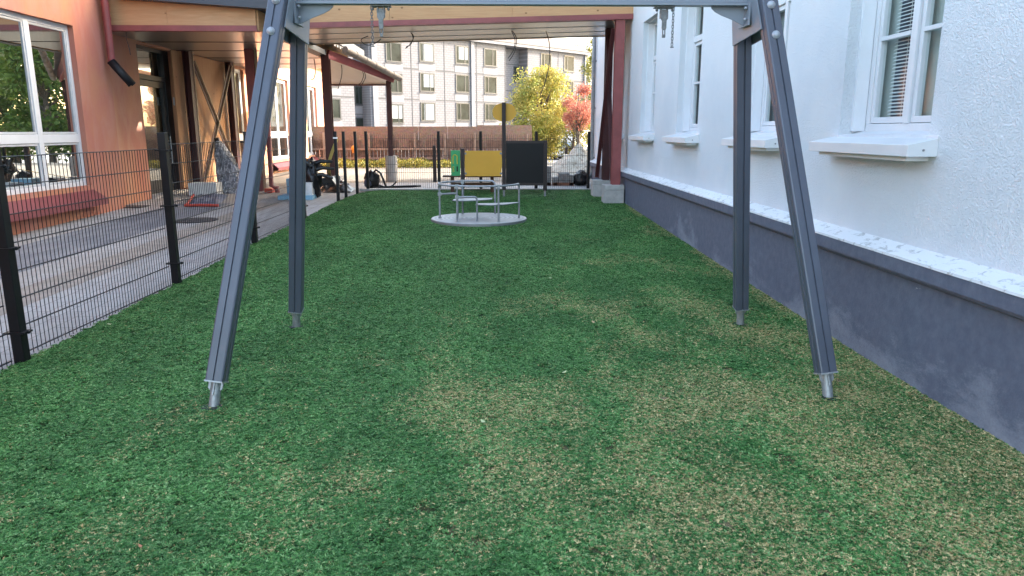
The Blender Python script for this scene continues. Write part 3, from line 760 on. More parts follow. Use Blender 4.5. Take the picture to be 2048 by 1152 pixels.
def window_right(a, b, big):
    xf = XW+.19
    w = MB()
    fw = .055
    w.box(xf, xf+.07, a+.03, b-.03, LOW+.02, LOW+.02+fw); w.box(xf, xf+.07, a+.03, b-.03, HIGH-fw-.02, HIGH-.02)
    w.box(xf, xf+.07, a+.03, a+.03+fw, LOW+.02+fw, HIGH-fw-.02); w.box(xf, xf+.07, b-.03-fw, b-.03, LOW+.02+fw, HIGH-fw-.02)
    m_ = (a+b)/2
    w.box(xf-.012, xf+.07, m_-.032, m_+.032, LOW+.02+fw, HIGH-fw-.02)
    w.box(xf-.016, xf+.07, a+.03+fw, m_-.032, 2.87, 2.95); w.box(xf-.016, xf+.07, m_+.032, b-.03-fw, 2.87, 2.95)
    o = w.build('window', M['white_frame'], RB, .004)
    for (p, q) in ((a+.03+fw, m_-.032), (m_+.032, b-.03-fw)):
        s = MB(); c = .045; z0, z1 = LOW+.02+fw+.004, 2.866
        s.box(xf+.008, xf+.058, p+.004, q-.004, z0, z0+c); s.box(xf+.008, xf+.058, p+.004, q-.004, z1-c, z1)
        s.box(xf+.008, xf+.058, p+.004, p+.004+c, z0+c, z1-c); s.box(xf+.008, xf+.058, q-.004-c, q-.004, z0+c, z1-c)
        s.box(xf+.002, xf+.055, p+c+.004, q-c-.004, 2.285, 2.315)
        s.build('casement', M['white_frame'], o, .003)
    g_ = MB(); g_.add([(xf+.036, a+.05, LOW+.04), (xf+.036, b-.05, LOW+.04), (xf+.036, b-.05, HIGH-.04), (xf+.036, a+.05, HIGH-.04)], [(0,1,2,3)]); g_.build('pane', M['glass_right'], o)
    j = MB(); j.box(xf-.10, xf+.0, a+.001, a+.028, LOW+.02, HIGH-.02); j.box(xf-.10, xf, b-.028, b-.001, LOW+.02, HIGH-.02); j.box(xf-.10, xf, a+.001, b-.001, HIGH-.019, HIGH-.001); j.build('jamb_board', M['smooth_render'], o)
    cu = MB(); cu.add([(xf+.105, a, LOW-.1), (xf+.105, b, LOW-.1), (xf+.105, b, HIGH), (xf+.105, a, HIGH)], [(0,1,2,3)]); cu.build('curtain', M['curtain'] if big else M['curtain_pale'], o)
    if big:
        bl = MB(); z = LOW+.07
        while z < HIGH-.1:
            MM = Matrix.Translation((xf+.078, 0, z)) @ Matrix.Rotation(R(-32), 4, 'Y')
            bl.box(-.011, .011, m_+.04, m_+.40, -.0006, .0006, MM); z += .026
        bl.tube([(xf+.062, m_+.20, LOW+.06), (xf+.062, m_+.20, HIGH-.1)], .0018, 5)
        bl.build('blind', M['white_plain'], o)
        bk = MB(); bk.box(xf+.096, xf+.10, m_+.035, m_+.40, LOW, HIGH-.02); bk.build('blind_gap', simple('dark_blue_interior', (.05,.07,.12), .9), o)
    # sloped sheet-metal sill
    s = MB(); y0, y1 = a-.11, b+.10; xo = XW-.19
    pr = [(xf-.002, LOW+.022), (xf-.002, LOW-.03), (XW+.02, LOW-.05), (XW-.02, LOW-.13), (xo+.012, LOW-.13), (xo, LOW-.125), (xo, LOW-.062), (xo+.004, LOW-.055)]
    n_ = len(pr)
    # inside the opening (narrow) and outside (wide, with end caps)
    s.add([(XW+.0, y0, LOW-.022), (xo, y0, LOW-.062), (xo, y0, LOW-.135), (XW-.002, y0, LOW-.135), (XW+.0, y1, LOW-.022), (xo, y1, LOW-.062), (xo, y1, LOW-.135), (XW-.002, y1, LOW-.135)],
          [(0,1,2,3), (7,6,5,4), (1,0,4,5), (2,1,5,6), (3,2,6,7)])
    s.add([(XW-.001, a+.001, LOW-.0222), (XW-.001, b-.001, LOW-.0222), (xf, b-.001, LOW+.022), (xf, a+.001, LOW+.022), (XW-.001, a+.001, LOW-.06), (XW-.001, b-.001, LOW-.06), (xf, b-.001, LOW-.06), (xf, a+.001, LOW-.06)], [(0,1,2,3), (0,4,5,1)])
    s.box(XW-.012, XW+.004, y0-.006, a+.012, LOW-.03, LOW-.008); s.box(XW-.012, XW+.004, b-.012, y1+.006, LOW-.03, LOW-.008)
    so = s.build('sill', M['white_frame'], o, .003)
    s = MB(); s.sphere((XW-.09, y0-.002, LOW-.095), .008, 8, 5); s.build('screw', M['galv_dull'], so)
    s = MB(); s.box(xo+.05, XW+.01, y0+.09, y1-.09, LOW-.165, LOW-.136); s.build('sill_bracket', M['smooth_render'], so)
for i, (a, b) in enumerate(WIN): window_right(a, b, i == 1)
# rain pipe at the far corner
dp = thing('rain_pipe', 'galvanised rain downpipe at the far corner of the white building', 'downpipe', (2.60,19.85,gz(19)))
mb = MB(); xx = atY(1186,200,19.85).x; mb.tube([(xx, 19.85, 8.1), (xx, 19.85, .52), (xx-.03, 19.83, .42), (xx-.26, 19.7, .29)], .055, 14); mb.build('pipe', M['galv_dull'], dp)
for z in (.9, 2.2, 3.4):
    mb = MB(); mb.tube([(xx, 19.85, z), (xx, 19.85, z+.05)], .062, 14); mb.box(xx, XW, 19.83, 19.87, z+.01, z+.04); mb.build('bracket', M['galv_dull'], dp)

# ------------------------------------------------------------------ passage canopy (right of the left leg)
CY = 14.85
def cz(x): return 3.55+(x+4.2)/(2.5+4.2)*.20       # soffit height rises to the right
pc = thing('passage_canopy', 'plywood-edged canopy on red steel posts spanning the passage', 'canopy', (-1,CY,gz(CY)))
xL, xR = -4.35, atY(1268,30,CY).x
def slab(mb, x0, x1, y0, y1, h0, h1):
    vs = []
    for y in (y0, y1):
        for x in (x0, x1): vs += [(x, y, cz(x)+h0), (x, y, cz(x)+h1)]
    mb.add(vs, [(0,2,3,1),(4,5,7,6),(0,1,5,4),(2,6,7,3),(0,4,6,2),(1,3,7,5)])
seam = [xL+ (xR-xL)*k/3 for k in range(4)]
for k in range(3):
    mb = MB(); slab(mb, seam[k]+.002, seam[k+1]-.002, CY, CY+.05, .10, .90); mb.build('fascia_board', M['plywood'], pc)
mb = MB(); slab(mb, xL, xR+.01, CY-.03, CY+.17, .0, .018); slab(mb, xL, xR+.01, CY+.06, CY+.07, .018, .098); slab(mb, xL, xR+.01, CY-.032, CY-.020, .0185, .098); mb.build('flange_beam', M['red_steel'], pc)
mb = MB(); slab(mb, xL, xR-.05, CY+.172, 17.5, .02, .05)
mb.build('soffit', M['soffit'], pc)
mb = MB()
for k in range(1, 3):
    yk = CY+.17+k*.85
    slab(mb, xL, xR-.05, yk, yk+.012, .012, .0195)
mb.build('soffit_seam', M['galv_dull'], pc)
mb = MB(); slab(mb, xL-.2, xR+.05, CY-.1, 17.7, .902, .96); mb.build('roof', M['roof_dark'], pc)
mb = MB(); slab(mb, xL, xR-.05, 17.502, 17.55, .0, .90); mb.build('rear_fascia', M['beige_trim'], pc)
def hcol(mb, x, y, z0, z1, w=.18, d=.18, tf=.014):
    mb.box(x-w/2, x-w/2+tf, y-d/2, y+d/2, z0, z1); mb.box(x+w/2-tf, x+w/2, y-d/2, y+d/2, z0, z1); mb.box(x-w/2+tf, x+w/2-tf, y-.006, y+.006, z0, z1)
def hcol_y(mb, x, y, z0, z1, w=.2, d=.18, tf=.014):
    mb.box(x-w/2, x+w/2, y-d/2, y-d/2+tf, z0, z1); mb.box(x-w/2, x+w/2, y+d/2-tf, y+d/2, z0, z1); mb.box(x-.006, x+.006, y-d/2+tf, y+d/2-tf, z0, z1)
c1 = atY(1240,300,CY+.12); c2 = atY(1214,300,16.3)
b1 = G(1229,408); bx = 2.44
mb = MB(); hcol_y(mb, 2.515, CY+.11, gz(CY)+.37, cz(2.515)-.001, .175); mb.build('column', M['red_steel'], pc)
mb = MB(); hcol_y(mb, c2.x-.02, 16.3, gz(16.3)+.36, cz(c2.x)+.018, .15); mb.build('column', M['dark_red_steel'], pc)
mb = MB(); mb.box(2.265, 2.665, b1.y, b1.y+.40, gz(15)-.06, gz(15)+.275); mb.box(2.263, 2.667, b1.y-.002, b1.y+.402, gz(15)+.279, gz(15)+.375); mb.build('footing', M['concrete'], pc, .006)
mb = MB(); mb.box(2.22, 2.66, 16.05, 16.5, gz(16.3)-.06, gz(16.3)+.26); mb.box(2.218, 2.662, 16.048, 16.502, gz(16.3)+.264, gz(16.3)+.36); mb.build('footing', M['concrete'], pc, .006)
for p, q, s in (((2.44,CY+.24,3.62), (2.34,16.2,.62), 0), ((2.50,CY+.24,.62), (2.50,16.2,3.6), 0)):
    mb = MB(); mb.bar(p, q, .09, .012, (0,1,0)); mb.bar(Vector(p)+Vector((-.04,0,0)), Vector(q)+Vector((-.04,0,0)), .012, .07, (0,1,0)); mb.build('brace', M['dark_red_steel'], pc)
mb = MB(); slab(mb, xL, xL+.25, CY+.2, 18.9, -.10, .019); mb.build('side_beam', M['black_metal'], pc)
# cables hanging from soffit
def cable(name, pts, lab, r=.009):
    P_ = [Vector(p) for p in pts]; out = []
    for i in range(len(P_)-1):
        p0 = P_[max(i-1,0)]; p1 = P_[i]; p2 = P_[i+1]; p3 = P_[min(i+2, len(P_)-1)]
        for k in range(6):
            t_ = k/6; out.append(.5*((2*p1)+(-p0+p2)*t_+(2*p0-5*p1+4*p2-p3)*t_*t_+(-p0+3*p1-3*p2+p3)*t_**3))
    out.append(P_[-1]); mb = MB(); mb.tube(out, r, 6)
    return tag(mb.build(name, M['cable']), lab, 'cable', 'loose cables hanging from the soffits')
def cpx(lst, Y): return [atY(a, b, Y+(i*.03)) for i, (a, b) in enumerate(lst)]
cable('hanging_cable', cpx([(1023,62), (1030,80), (1027,100), (1016,117)], 16.2), 'loose cable hanging over the row of far windows, left of the tree')
cable('hanging_cable', cpx([(1025,62), (1033,78), (1029,104), (1018,122)], 16.25), 'second strand beside the cable left of the tree')
cable('hanging_cable', cpx([(1092,62), (1099,90), (1098,130), (1090,165), (1081,190)], 16.2), 'longest cable, hanging down in front of the yellow tree')
cable('hanging_cable', cpx([(823,66), (826,78), (819,90), (811,97)], 16.0), 'short cable curl under the soffit left of centre')
cable('hanging_cable', cpx([(736,72), (722,80), (733,90), (748,88), (762,78)], 15.8), 'cable loop under the soffit behind the left chain')
cable('hanging_cable', cpx([(818,62), (827,72), (822,88), (812,94)], 16.1), 'second short cable curl under the soffit left of centre')

# ------------------------------------------------------------------ left building
XB = -7.15; XB2 = -7.38
LB = thing('orange_building', 'salmon and orange limewashed building with tall white windows', 'building', (XB, 13, 0))
wl0, wl1 = 9.35, 13.22
mb = MB(); wall_y(mb, XB-.4, XB, -4, 14.32, -.3, 4.35, [(4.2, 8.1, .68, 3.38), (wl0, wl1, .68, 3.38)]); mb.box(-18, XB-.4, -4, -3.7, -.3, 4.35)
w_ = mb.build('wall', M['salmon_limewash'], LB)
D0, D1 = 15.95, 17.75
wins2 = [(21.5,22.55), (24.9,27.3), (29.8,31.6)]
mb = MB(); wall_y(mb, XB2-.4, XB2, 14.34, 34, -.3, 4.35, [(D0, D1, -.3, 3.42)]+[(a, b, .66, 3.4) for a, b in wins2]); mb.box(-18, XB2-.4, 33.7, 34, -.3, 4.35)
mb.build('wall', M['orange_limewash'], LB)
mb = MB(); mb.box(-18, XB+.25, -4.3, 34.3, 4.352, 4.55); mb.build('roof', M['roof_dark'], LB)
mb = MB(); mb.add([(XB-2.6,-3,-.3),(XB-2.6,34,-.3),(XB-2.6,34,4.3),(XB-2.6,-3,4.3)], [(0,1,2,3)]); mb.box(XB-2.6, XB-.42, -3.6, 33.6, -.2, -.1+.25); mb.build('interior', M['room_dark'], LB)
def window_left(X, a, b, z0, z1, mull, zt, red=True):
    xf = X-.09; fw = .075; w = MB()
    w.box(xf-.07, xf, a, b, z0, z0+fw); w.box(xf-.07, xf, a, b, z1-fw, z1)
    w.box(xf-.07, xf, a, a+fw, z0+fw, z1-fw); w.box(xf-.07, xf, b-fw, b, z0+fw, z1-fw)
    edges = [a+fw]+[x for x in mull]+[b-fw]
    for mlt in mull: w.box(xf-.07, xf+.004, mlt-.06, mlt+.06, z0+fw, z1-fw)
    sp_ = [a+fw]+[v for mlt in mull for v in (mlt-.06, mlt+.06)]+[b-fw]
    for k in range(0, len(sp_), 2): w.box(xf-.07, xf+.002, sp_[k], sp_[k+1], zt-.07, zt+.07)
    o = w.build('window', M['white_frame'], LB, .005)
    for k in range(0, len(sp_), 2):
        for (c, d) in ((z0+fw, zt-.07), (zt+.07, z1-fw)):
            s = MB(); p, q = sp_[k]+.004, sp_[k+1]-.004; t_ = .035; c += .004; d -= .004
            s.box(xf-.05, xf-.012, p, q, c, c+t_); s.box(xf-.05, xf-.012, p, q, d-t_, d); s.box(xf-.05, xf-.012, p, p+t_, c+t_, d-t_); s.box(xf-.05, xf-.012, q-t_, q, c+t_, d-t_)
            s.build('sash', M['light_grey'], o, .003)
    g_ = MB(); g_.add([(xf-.03, a+.02, z0+.02), (xf-.03, b-.02, z0+.02), (xf-.03, b-.02, z1-.02), (xf-.03, a+.02, z1-.02)], [(0,1,2,3)]); g_.build('pane', M['glass_left'] if a < 15 else M['glass_dim'], o)
    # sheer curtain strips behind
    cu = MB()
    for m0 in edges[1:] or [b]:
        yy = [m0-.55+.04*i for i in range(9)]
        cu.add([(xf-.25+.03*math.sin(i*2.1), y, z) for i, y in enumerate(yy) for z in (zt-.2, z1)], [(2*i, 2*i+2, 2*i+3, 2*i+1) for i in range(len(yy)-1)], True)
    cu.build('curtain', M['sheer'], o)
    if red:
        s = MB(); y0, y1 = a-.12, b+.12
        s.add([(xf, y0, z0-.005), (xf, y1-.12, z0-.005), (X+.20, y1, z0-.24), (X+.20, y0, z0-.24), (X+.20, y1, z0-.34), (X+.20, y0, z0-.34), (xf, y1-.12, z0-.12), (X+.002, y1, z0-.34), (X+.002,y0,z0-.34)], [(0,3,2,1), (3,5,4,2), (1,2,4,7,6), (5,8,7,4)])
        s.build('sill', M['red_sill'], o)
window_left(XB, wl0, wl1, .68, 3.38, [10.75, 12.06], 1.50); window_left(XB, 4.2, 8.1, .68, 3.38, [5.5, 6.8], 1.50)
window_left(XB2, 21.5, 22.55, .66, 3.4, [], 1.45, False)
window_left(XB2, 24.9, 27.3, .66, 3.4, [26.1], 1.5, True); window_left(XB2, 29.8, 31.6, .66, 3.4, [30.7], 1.5, True)
# door
mb = MB(); xf = XB2-.18
for (a, b, c, d) in ((D0, D1, 3.34, 3.42), (D0, D0+.06, -.1, 3.34), (D1-.28, D1, -.1, 3.34), (D0+.06, D1-.28, 2.72, 2.82)): mb.box(xf-.08, xf+.05, a, b, c, d)
dr = mb.build('door', M['dark_frame'], LB, .003)
mb = MB(); a, b = D0+.07, D1-.29
for (p, q, c, d) in ((a, b, .22, .55), (a, b, 2.58, 2.71), (a, a+.1, .55, 2.58), (b-.1, b, .55, 2.58)): mb.box(xf-.05, xf+.02, p, q, c, d)
mb.build('door_leaf', M['dark_frame'], dr, .003)
mb = MB(); mb.add([(xf-.02, a, .3), (xf-.02, b, .3), (xf-.02, b, 3.34), (xf-.02, a, 3.34)], [(0,1,2,3)]); mb.build('pane', M['glass_dim'], dr)
mb = MB(); mb.tube([(xf+.07, b-.05, .9), (xf+.07, b-.05, 1.5)], .014, 8); mb.tube([(xf+.02, b-.05, 1.0), (xf+.07, b-.05, 1.0)], .01, 8); mb.tube([(xf+.02, b-.05, 1.4), (xf+.07, b-.05, 1.4)], .01, 8); mb.build('handle', M['galv'], dr)
mb = MB(); mb.cbox((XB2-.01, D1+.0-.12, 2.3), (.05,.1,.18)); mb.build('closer', M['light_grey'], dr)
mb = MB(); mb.box(XB2-.17, XB2+.1, D0, D1, 0, gz(17)+.05); struct(mb.build('door_step', M['concrete'], None, .01))
# expansion joint line between wall panels
mb = MB(); mb.box(XB2, XB2+.008, 17.9, 34, .25, .28); mb.build('trim', M['beige_trim'], LB)
# red rain pipe with black spout
dp = thing('rain_spout', 'short red downpipe ending in an open black chute on the orange wall', 'downpipe', (XB+.12,13.75,2.8))
pa = atX(214, -40, XB+.13); pb = atX(224, 128, XB+.13)
mb = MB(); mb.tube([(XB+.13, pb.y-.02, 4.34), (XB+.13, pb.y, pb.z)], .065, 16); mb.tube([(XB+.13, pb.y-.01, 3.6), (XB+.13, pb.y-.01, 3.66)], .071, 16); mb.build('pipe', M['red_steel'], dp)
mb = MB(); p0 = Vector((XB+.11, pb.y-.02, pb.z+.04)); d = Vector((.30,.10,-.42))
vs = []; nn_ = 9
u = d.cross(Vector((0,1,0))).normalized(); w2 = d.cross(u).normalized()
for s_ in (0, 1):
    for k in range(nn_):
        a = R(-20+220*k/(nn_-1)); r = .085
        vs.append(p0+d*s_+(w2*math.cos(a)-u*math.sin(a)*(-1))*r)
mb.add(vs, [(k, k+1, nn_+k+1, nn_+k) for k in range(nn_-1)], True)
o = mb.build('chute', M['black_metal'], dp); so = o.modifiers.new('solid', 'SOLIDIFY'); so.thickness = .008

# ------------------------------------------------------------------ entrance canopy on the left
ec_ = thing('entrance_canopy', 'left canopy with plywood fascia and red flange over the door', 'canopy', (-6,14,gz(14)))
EY = 14.37; zE = atY(370, 62, EY).z; xA = XB2+.0; xBq = atY(515, 62, EY).x
for a, b in ((xA, xA+(xBq-xA)*.45), (xA+(xBq-xA)*.45+.004, xBq-.02)):
    mb = MB(); mb.box(a, b, EY, EY+.04, zE+.10, zE+.95); mb.build('fascia_board', M['plywood'], ec_)
mb = MB(); mb.box(xA, xBq, EY-.03, EY+.15, zE, zE+.016); mb.box(xA, xBq, EY-.031, EY-.018, zE+.0165, zE+.098); mb.build('flange_beam', M['red_steel'], ec_)
mb = MB(); mb.box(xA+.001, xBq-.02, EY+.152, 22.9, zE+.02, zE+.05); mb.build('soffit', M['soffit'], ec_)
mb = MB()
for k in range(1, 5): mb.box(xA+.002, xBq-.02, EY+.15+k*1.7, EY+.165+k*1.7, zE+.010, zE+.0195)
mb.build('soffit_seam', M['black_metal'], ec_)
mb = MB(); mb.box(xBq-.019, xBq+.02, EY+.041, 23, zE+.017, zE+.95); mb.build('side_fascia', M['plywood'], ec_)
# dark roof edge oversailing the fascia
pA = atY(265, -25, 13.8); pB = atY(558, 12, 13.8)
mb = MB(); z0a = atY(300, 0, 14.15).z; z0b = atY(558, 19, 14.15).z; xa = atY(300,0,14.15).x; xb = atY(558,19,14.15).x
sl = (z0b-z0a)/(xb-xa); zf = lambda x: z0a+sl*(x-xa)
xx0, xx1 = XB+.3, xb
vs = []
for y in (14.15, 23.2):
    for x in (xx0, xx1): vs += [(x, y, zf(x)), (x, y, zf(x)+.22)]
mb.add(vs, [(0,2,3,1),(4,5,7,6),(0,1,5,4),(2,6,7,3),(0,4,6,2),(1,3,7,5)]); mb.build('roof', M['roof_dark'], ec_)
cA = atX(391, 300, -7.2); cB = atX(471, 300, -7.2)
YA, YB = cA.y, cB.y
for y in (YA, YB):
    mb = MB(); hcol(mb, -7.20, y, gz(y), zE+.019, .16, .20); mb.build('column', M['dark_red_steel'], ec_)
    mb = MB(); mb.box(-7.12, -7.105, y+.101, y+.14, gz(y), zE+.018); mb.build('trim', M['beige_trim'], ec_)  # pale strip put in for the lit edge of the column
for (y0, z0, y1, z1) in ((YA+.12, 3.25, YB-.1, .35), (YA+.12, .35, YB-.1, 3.35)):
    mb = MB(); mb.bar((-7.14, y0, z0), (-7.14, y1, z1), .012, .14, (1,0,0)); b_ = mb.build('brace', M['dark_red_steel'], ec_)
    mb = MB(); mb.bar((-7.12, y0+.09, z0+.02), (-7.12, y1+.09, z1+.02), .05, .03, (1,0,0)); mb.build('trim', M['beige_trim'], b_)  # beige bar stands in for light along the brace edge
mb = MB(); mb.box(XB2+.002, XB2+.03, YA-.5, YB+.35, .3, zE+.0); mb.build('plywood_panel', M['plywood_panel'], ec_)
cC = atY(506, 200, 17.6)
mb = MB(); hcol_y(mb, cC.x, 17.6, gz(17.6), zE+.019, .2); mb.build('column', M['red_steel'], ec_)
mb = MB(); mb.box(cC.x+.105, cC.x+.165, 17.58, 17.62, gz(17.6), zE+.019); mb.build('trim', M['beige_trim'], ec_)
cable('hanging_cable', [atY(a, b, 14.6) for a, b in ((252,62), (253,78), (258,95), (261,110))], 'thin cable hanging over the orange wall by the red downpipe', .007)
cable('hanging_cable', [atY(a, b, 18) for a, b in ((450,66), (456,80), (448,92), (440,98))], 'short curled cable under the entrance soffit', .010)
# red gutter pipe between the canopies
dp2 = thing('red_downpipe', 'red rain downpipe with elbow outlet behind the front swing leg', 'downpipe', atY(532,376,17.1))
pt = atY(527, 68, 17.1); pm = atY(543, 372, 17.1); pe = atY(555, 380, 17.0)
mb = MB(); mb.tube([atY(552,60,17.1), atY(534,64,17.1), pt-Vector((0,0,.06)), pm, pe+Vector((0,0,.04)), pe-Vector((0,0,.06))], .055, 12); mb.build('pipe', M['red_steel'], dp2)

# ------------------------------------------------------------------ far lean-to with gutter
P1 = atY(655, 108, 18.9); P2 = atY(787, 158, 20.9); Q1 = atY(655,169,25); Q2 = atY(776, 169, 25)
lt = thing('lean_to_shelter', 'sloping lean-to shelter roof with long gutter beyond the passage canopy', 'shelter', (P2.x, P2.y, gz(20)))
mb = MB(); mb.bar(P1, P2, .08, .20, (0,1,0)); mb.build('eaves_beam', M['red_steel'], lt)
mb = MB(); Q1b = Vector((Q1.x-.3, 25, P1.z-.05)); Q2b = Vector((Q2.x+.2, 25, P2.z+.0))
mb.add([P1+Vector((0,.05,-.02)), P2+Vector((0,.05,-.02)), Q2, Q1]+[P1+Vector((0,.05,.08)), P2+Vector((0,.05,.08)), Q2+Vector((0,0,.1)), Q1+Vector((0,0,.1))], [(0,3,2,1),(4,5,6,7),(0,1,5,4),(1,2,6,5),(2,3,7,6),(3,0,4,7)]); mb.build('soffit', M['soffit'], lt)
mb = MB(); mb.bar(Q1, Q2, .1, .08, (0,1,0)); mb.build('rear_beam', M['dark_red_steel'], lt)
mb = MB(); g0 = atY(690, 99, 18.7); g1 = atY(800, 157, 20.9); mb.tube([g0, g1], .085, 14)
for k in range(1, 6): q = g0+(g1-g0)*k/6; mb.tube([q, q+(g1-g0).normalized()*.04], .093, 14)
mb.build('gutter', M['brick_roof_edge'], lt)
mb = MB(); ga = atY(668, 93, 18.8); up = Vector((0,.35,.16)); n = 26
for k in range(n):
    a = ga+(g1-ga)*(k/n)+Vector((.0,.02,.02)); b = ga+(g1-ga)*((k+.55)/n)+Vector((0,.02,.02))
    mb.add([a, b, b+Vector((0,0,.05)), a+Vector((0,0,.05)), a+Vector((-.5,1.6,.3)), b+Vector((-.5,1.6,.3)), b+Vector((-.5,1.6,.35)), a+Vector((-.5,1.6,.35))], [(0,1,2,3),(4,7,6,5),(3,2,6,7),(0,4,5,1),(0,3,7,4),(1,5,6,2)])
mb.build('roof_sheet', M['brick_roof_edge'], lt)
c = atY(658, 250, 18.9); mb = MB(); hcol_y(mb, c.x, 18.9, gz(19)+.28, P1.z-.02, .2); mb.build('column', M['dark_red_steel'], lt)
mb = MB(); mb.box(c.x-.16, c.x+.26, 18.7, 19.1, gz(19)-.02, gz(19)+.28); mb.build('footing', M['concrete'], lt, .008)
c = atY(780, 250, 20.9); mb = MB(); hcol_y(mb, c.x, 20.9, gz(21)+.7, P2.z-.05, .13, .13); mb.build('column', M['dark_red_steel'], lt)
mb = MB(); mb.tube([(c.x, 20.9, gz(21)-.02), (c.x, 20.9, gz(21)+.72)], .17, 20); mb.build('footing', M['concrete'], lt)
for lst, lab in (([(681,118), (684,140), (682,158), (676,178)], 'cable dangling under the lean-to soffit at its left'), ([(722,136), (727,150), (722,165), (712,172)], 'cable pair curl under the lean-to soffit at its right'), ([(724,136), (731,150), (729,160), (720,174)], 'outer strand of the cable curl under the lean-to soffit')):
    cable('hanging_cable', [atY(a, b, 20.6) for a, b in lst], lab, .010)
cable('hanging_cable', [atY(a, b, 16.2) for a, b in ((628,118), (631,140), (628,156), (622,160))], 'cable hanging against the window beside the rear swing leg', .010)

# ------------------------------------------------------------------ hoarding
HY = 31.0
hd = thing('site_hoarding', 'brown OSB and board site hoarding below the pale apartment block', 'fence', (atY(860,330,HY).x, HY, gz(HY)))
hx0, hx1, hx2 = atY(600,252,HY).x, atY(935,252,HY).x, atY(1064,252,HY).x
zt0, zt1 = atY(800,253,HY).z, atY(1000,250.5,HY).z; zm = atY(800,298,HY).z
x = hx0; k = 0
while x < hx2-.05:
    x_ = min(x+1.22, hx2); zt = zt0 if x < hx1 else zt1
    mb = MB(); mb.box(x+.004, x_-.004, HY, HY+.012+.004*(k % 2), .9, zt); mb.build('sheet', M['osb'], hd); x = x_; k += 1
mb = MB(); x = hx0; rnd = random.Random(4)
while x < hx2: 
    w = rnd.uniform(.12,.17); mb.box(x, min(x+w, hx2), HY-.03-rnd.random()*.01, HY-.004, .15, .93+.30*(rnd.random() > .2)+rnd.random()*.06); x += w+.012
mb.build('boarding', M['board_wood'], hd)
x = hx0+.3
while x < hx2:
    mb = MB(); mb.box(x, x+.09, HY-.10, HY-.045, .2, atY(800, 266, HY).z+rnd.uniform(-.05,.03)); mb.build('stud', M['stud_wood'], hd); x += rnd.choice((.62,.95,1.25))
for z in (zm, zm-.38):
    mb = MB(); mb.box(hx0, hx1-1, HY-.145, HY-.102, z-.04, z+.04); mb.build('rail', M['stud_wood'], hd)

# ------------------------------------------------------------------ far apartment block
FA = atY(776, 134, 0.01); rA = ray(776, 197)
dA = 64.0
A0 = Vector((rA.x/rA.y*dA, dA, 0)); fd = Vector((math.sin(R(45.5)), math.cos(R(45.5)), 0)); fn = Vector((fd.y, -fd.x, 0))   # fn faces the camera side
def onF(px, py, off=0):
    r = ray(px, py); o = A0-fn*off; t_ = (o.x*fn.x+o.y*fn.y)/(r.x*fn.x+r.y*fn.y); p = Vector((r.x*t_, r.y*t_, EYE+r.z*t_)); return (p-A0).dot(fd), p.z
FB = thing('apartment_block', 'pale brick-panelled apartment block in sunlight beyond the hoarding', 'building', (A0.x, A0.y, -.6))
FM = Matrix((( fd.x, -fn.x, 0, A0.x), (fd.y, -fn.y, 0, A0.y), (0,0,1,0), (0,0,0,1)))   # local x along facade, y inwards, z up
def fb(mb, name, mat, parent=FB):
    o = mb.build(name, mat); o.parent = parent
    if parent is FB: o.matrix_parent_inverse = FB.matrix_basis.inverted() if False else Matrix.Translation(-FB.location); o.matrix_basis = FM
    return o
s_l = onF(600,200)[0]-14; s_a, s_b = onF(1011,120)[0], onF(1055,120)[0]; s_e = onF(1173,120)[0]
l0, l1 = onF(708,180)[0], onF(740,180)[0]
TOP = onF(950,84)[1]
REC = 1.2
mb = MB()
mb.box(s_l, l0, 0, 11, -1, TOP); mb.box(l0+.0, l1, REC, 11, -1, TOP-.05); mb.box(l1, s_a, 0, 11, -1, TOP)
mb.box(s_a, s_b, REC, 11, -1, TOP-.05); mb.box(s_b, s_e, 0, 11, -1, TOP)
fb(mb, 'wall', M['pale_brick'])
zj1, zj2 = onF(776,134)[1], onF(776,197)[1]; st = zj1-zj2; 
mb = MB()
for z in (zj2-st, zj2, zj1):
    for a, b, o_ in ((s_l, l0, 0), (l0, l1, REC), (l1, s_a, 0), (s_a, s_b, REC), (s_b, s_e, 0)):
        zz = z+ (st*.5 if o_ else 0); mb.box(a, b, o_-.015, o_+.01, zz-.05, zz+.05)
for px in (823, 889, 953, 1116): s = onF(px, 150)[0]; mb.box(s-.035, s+.035, -.018, .01, -1, TOP)
for s in (s_b-.02, s_a-.1): mb.box(s, s+.1, -.018, .01, -1, TOP)
fb(mb, 'panel_joint', M['panel_joint'])
mb = MB(); s = onF(944,150)[0]; mb.box(s-.18, s+.18, -.14, -.02, -1, TOP); s = onF(748,150)[0]; mb.box(s-.25, s+.25, -.14, -.02, -1, TOP); s = s_e-.3; mb.box(s-.1, s+.1, -.14, -.02, -1, TOP)
fb(mb, 'rain_pipe', M['window_surround'])
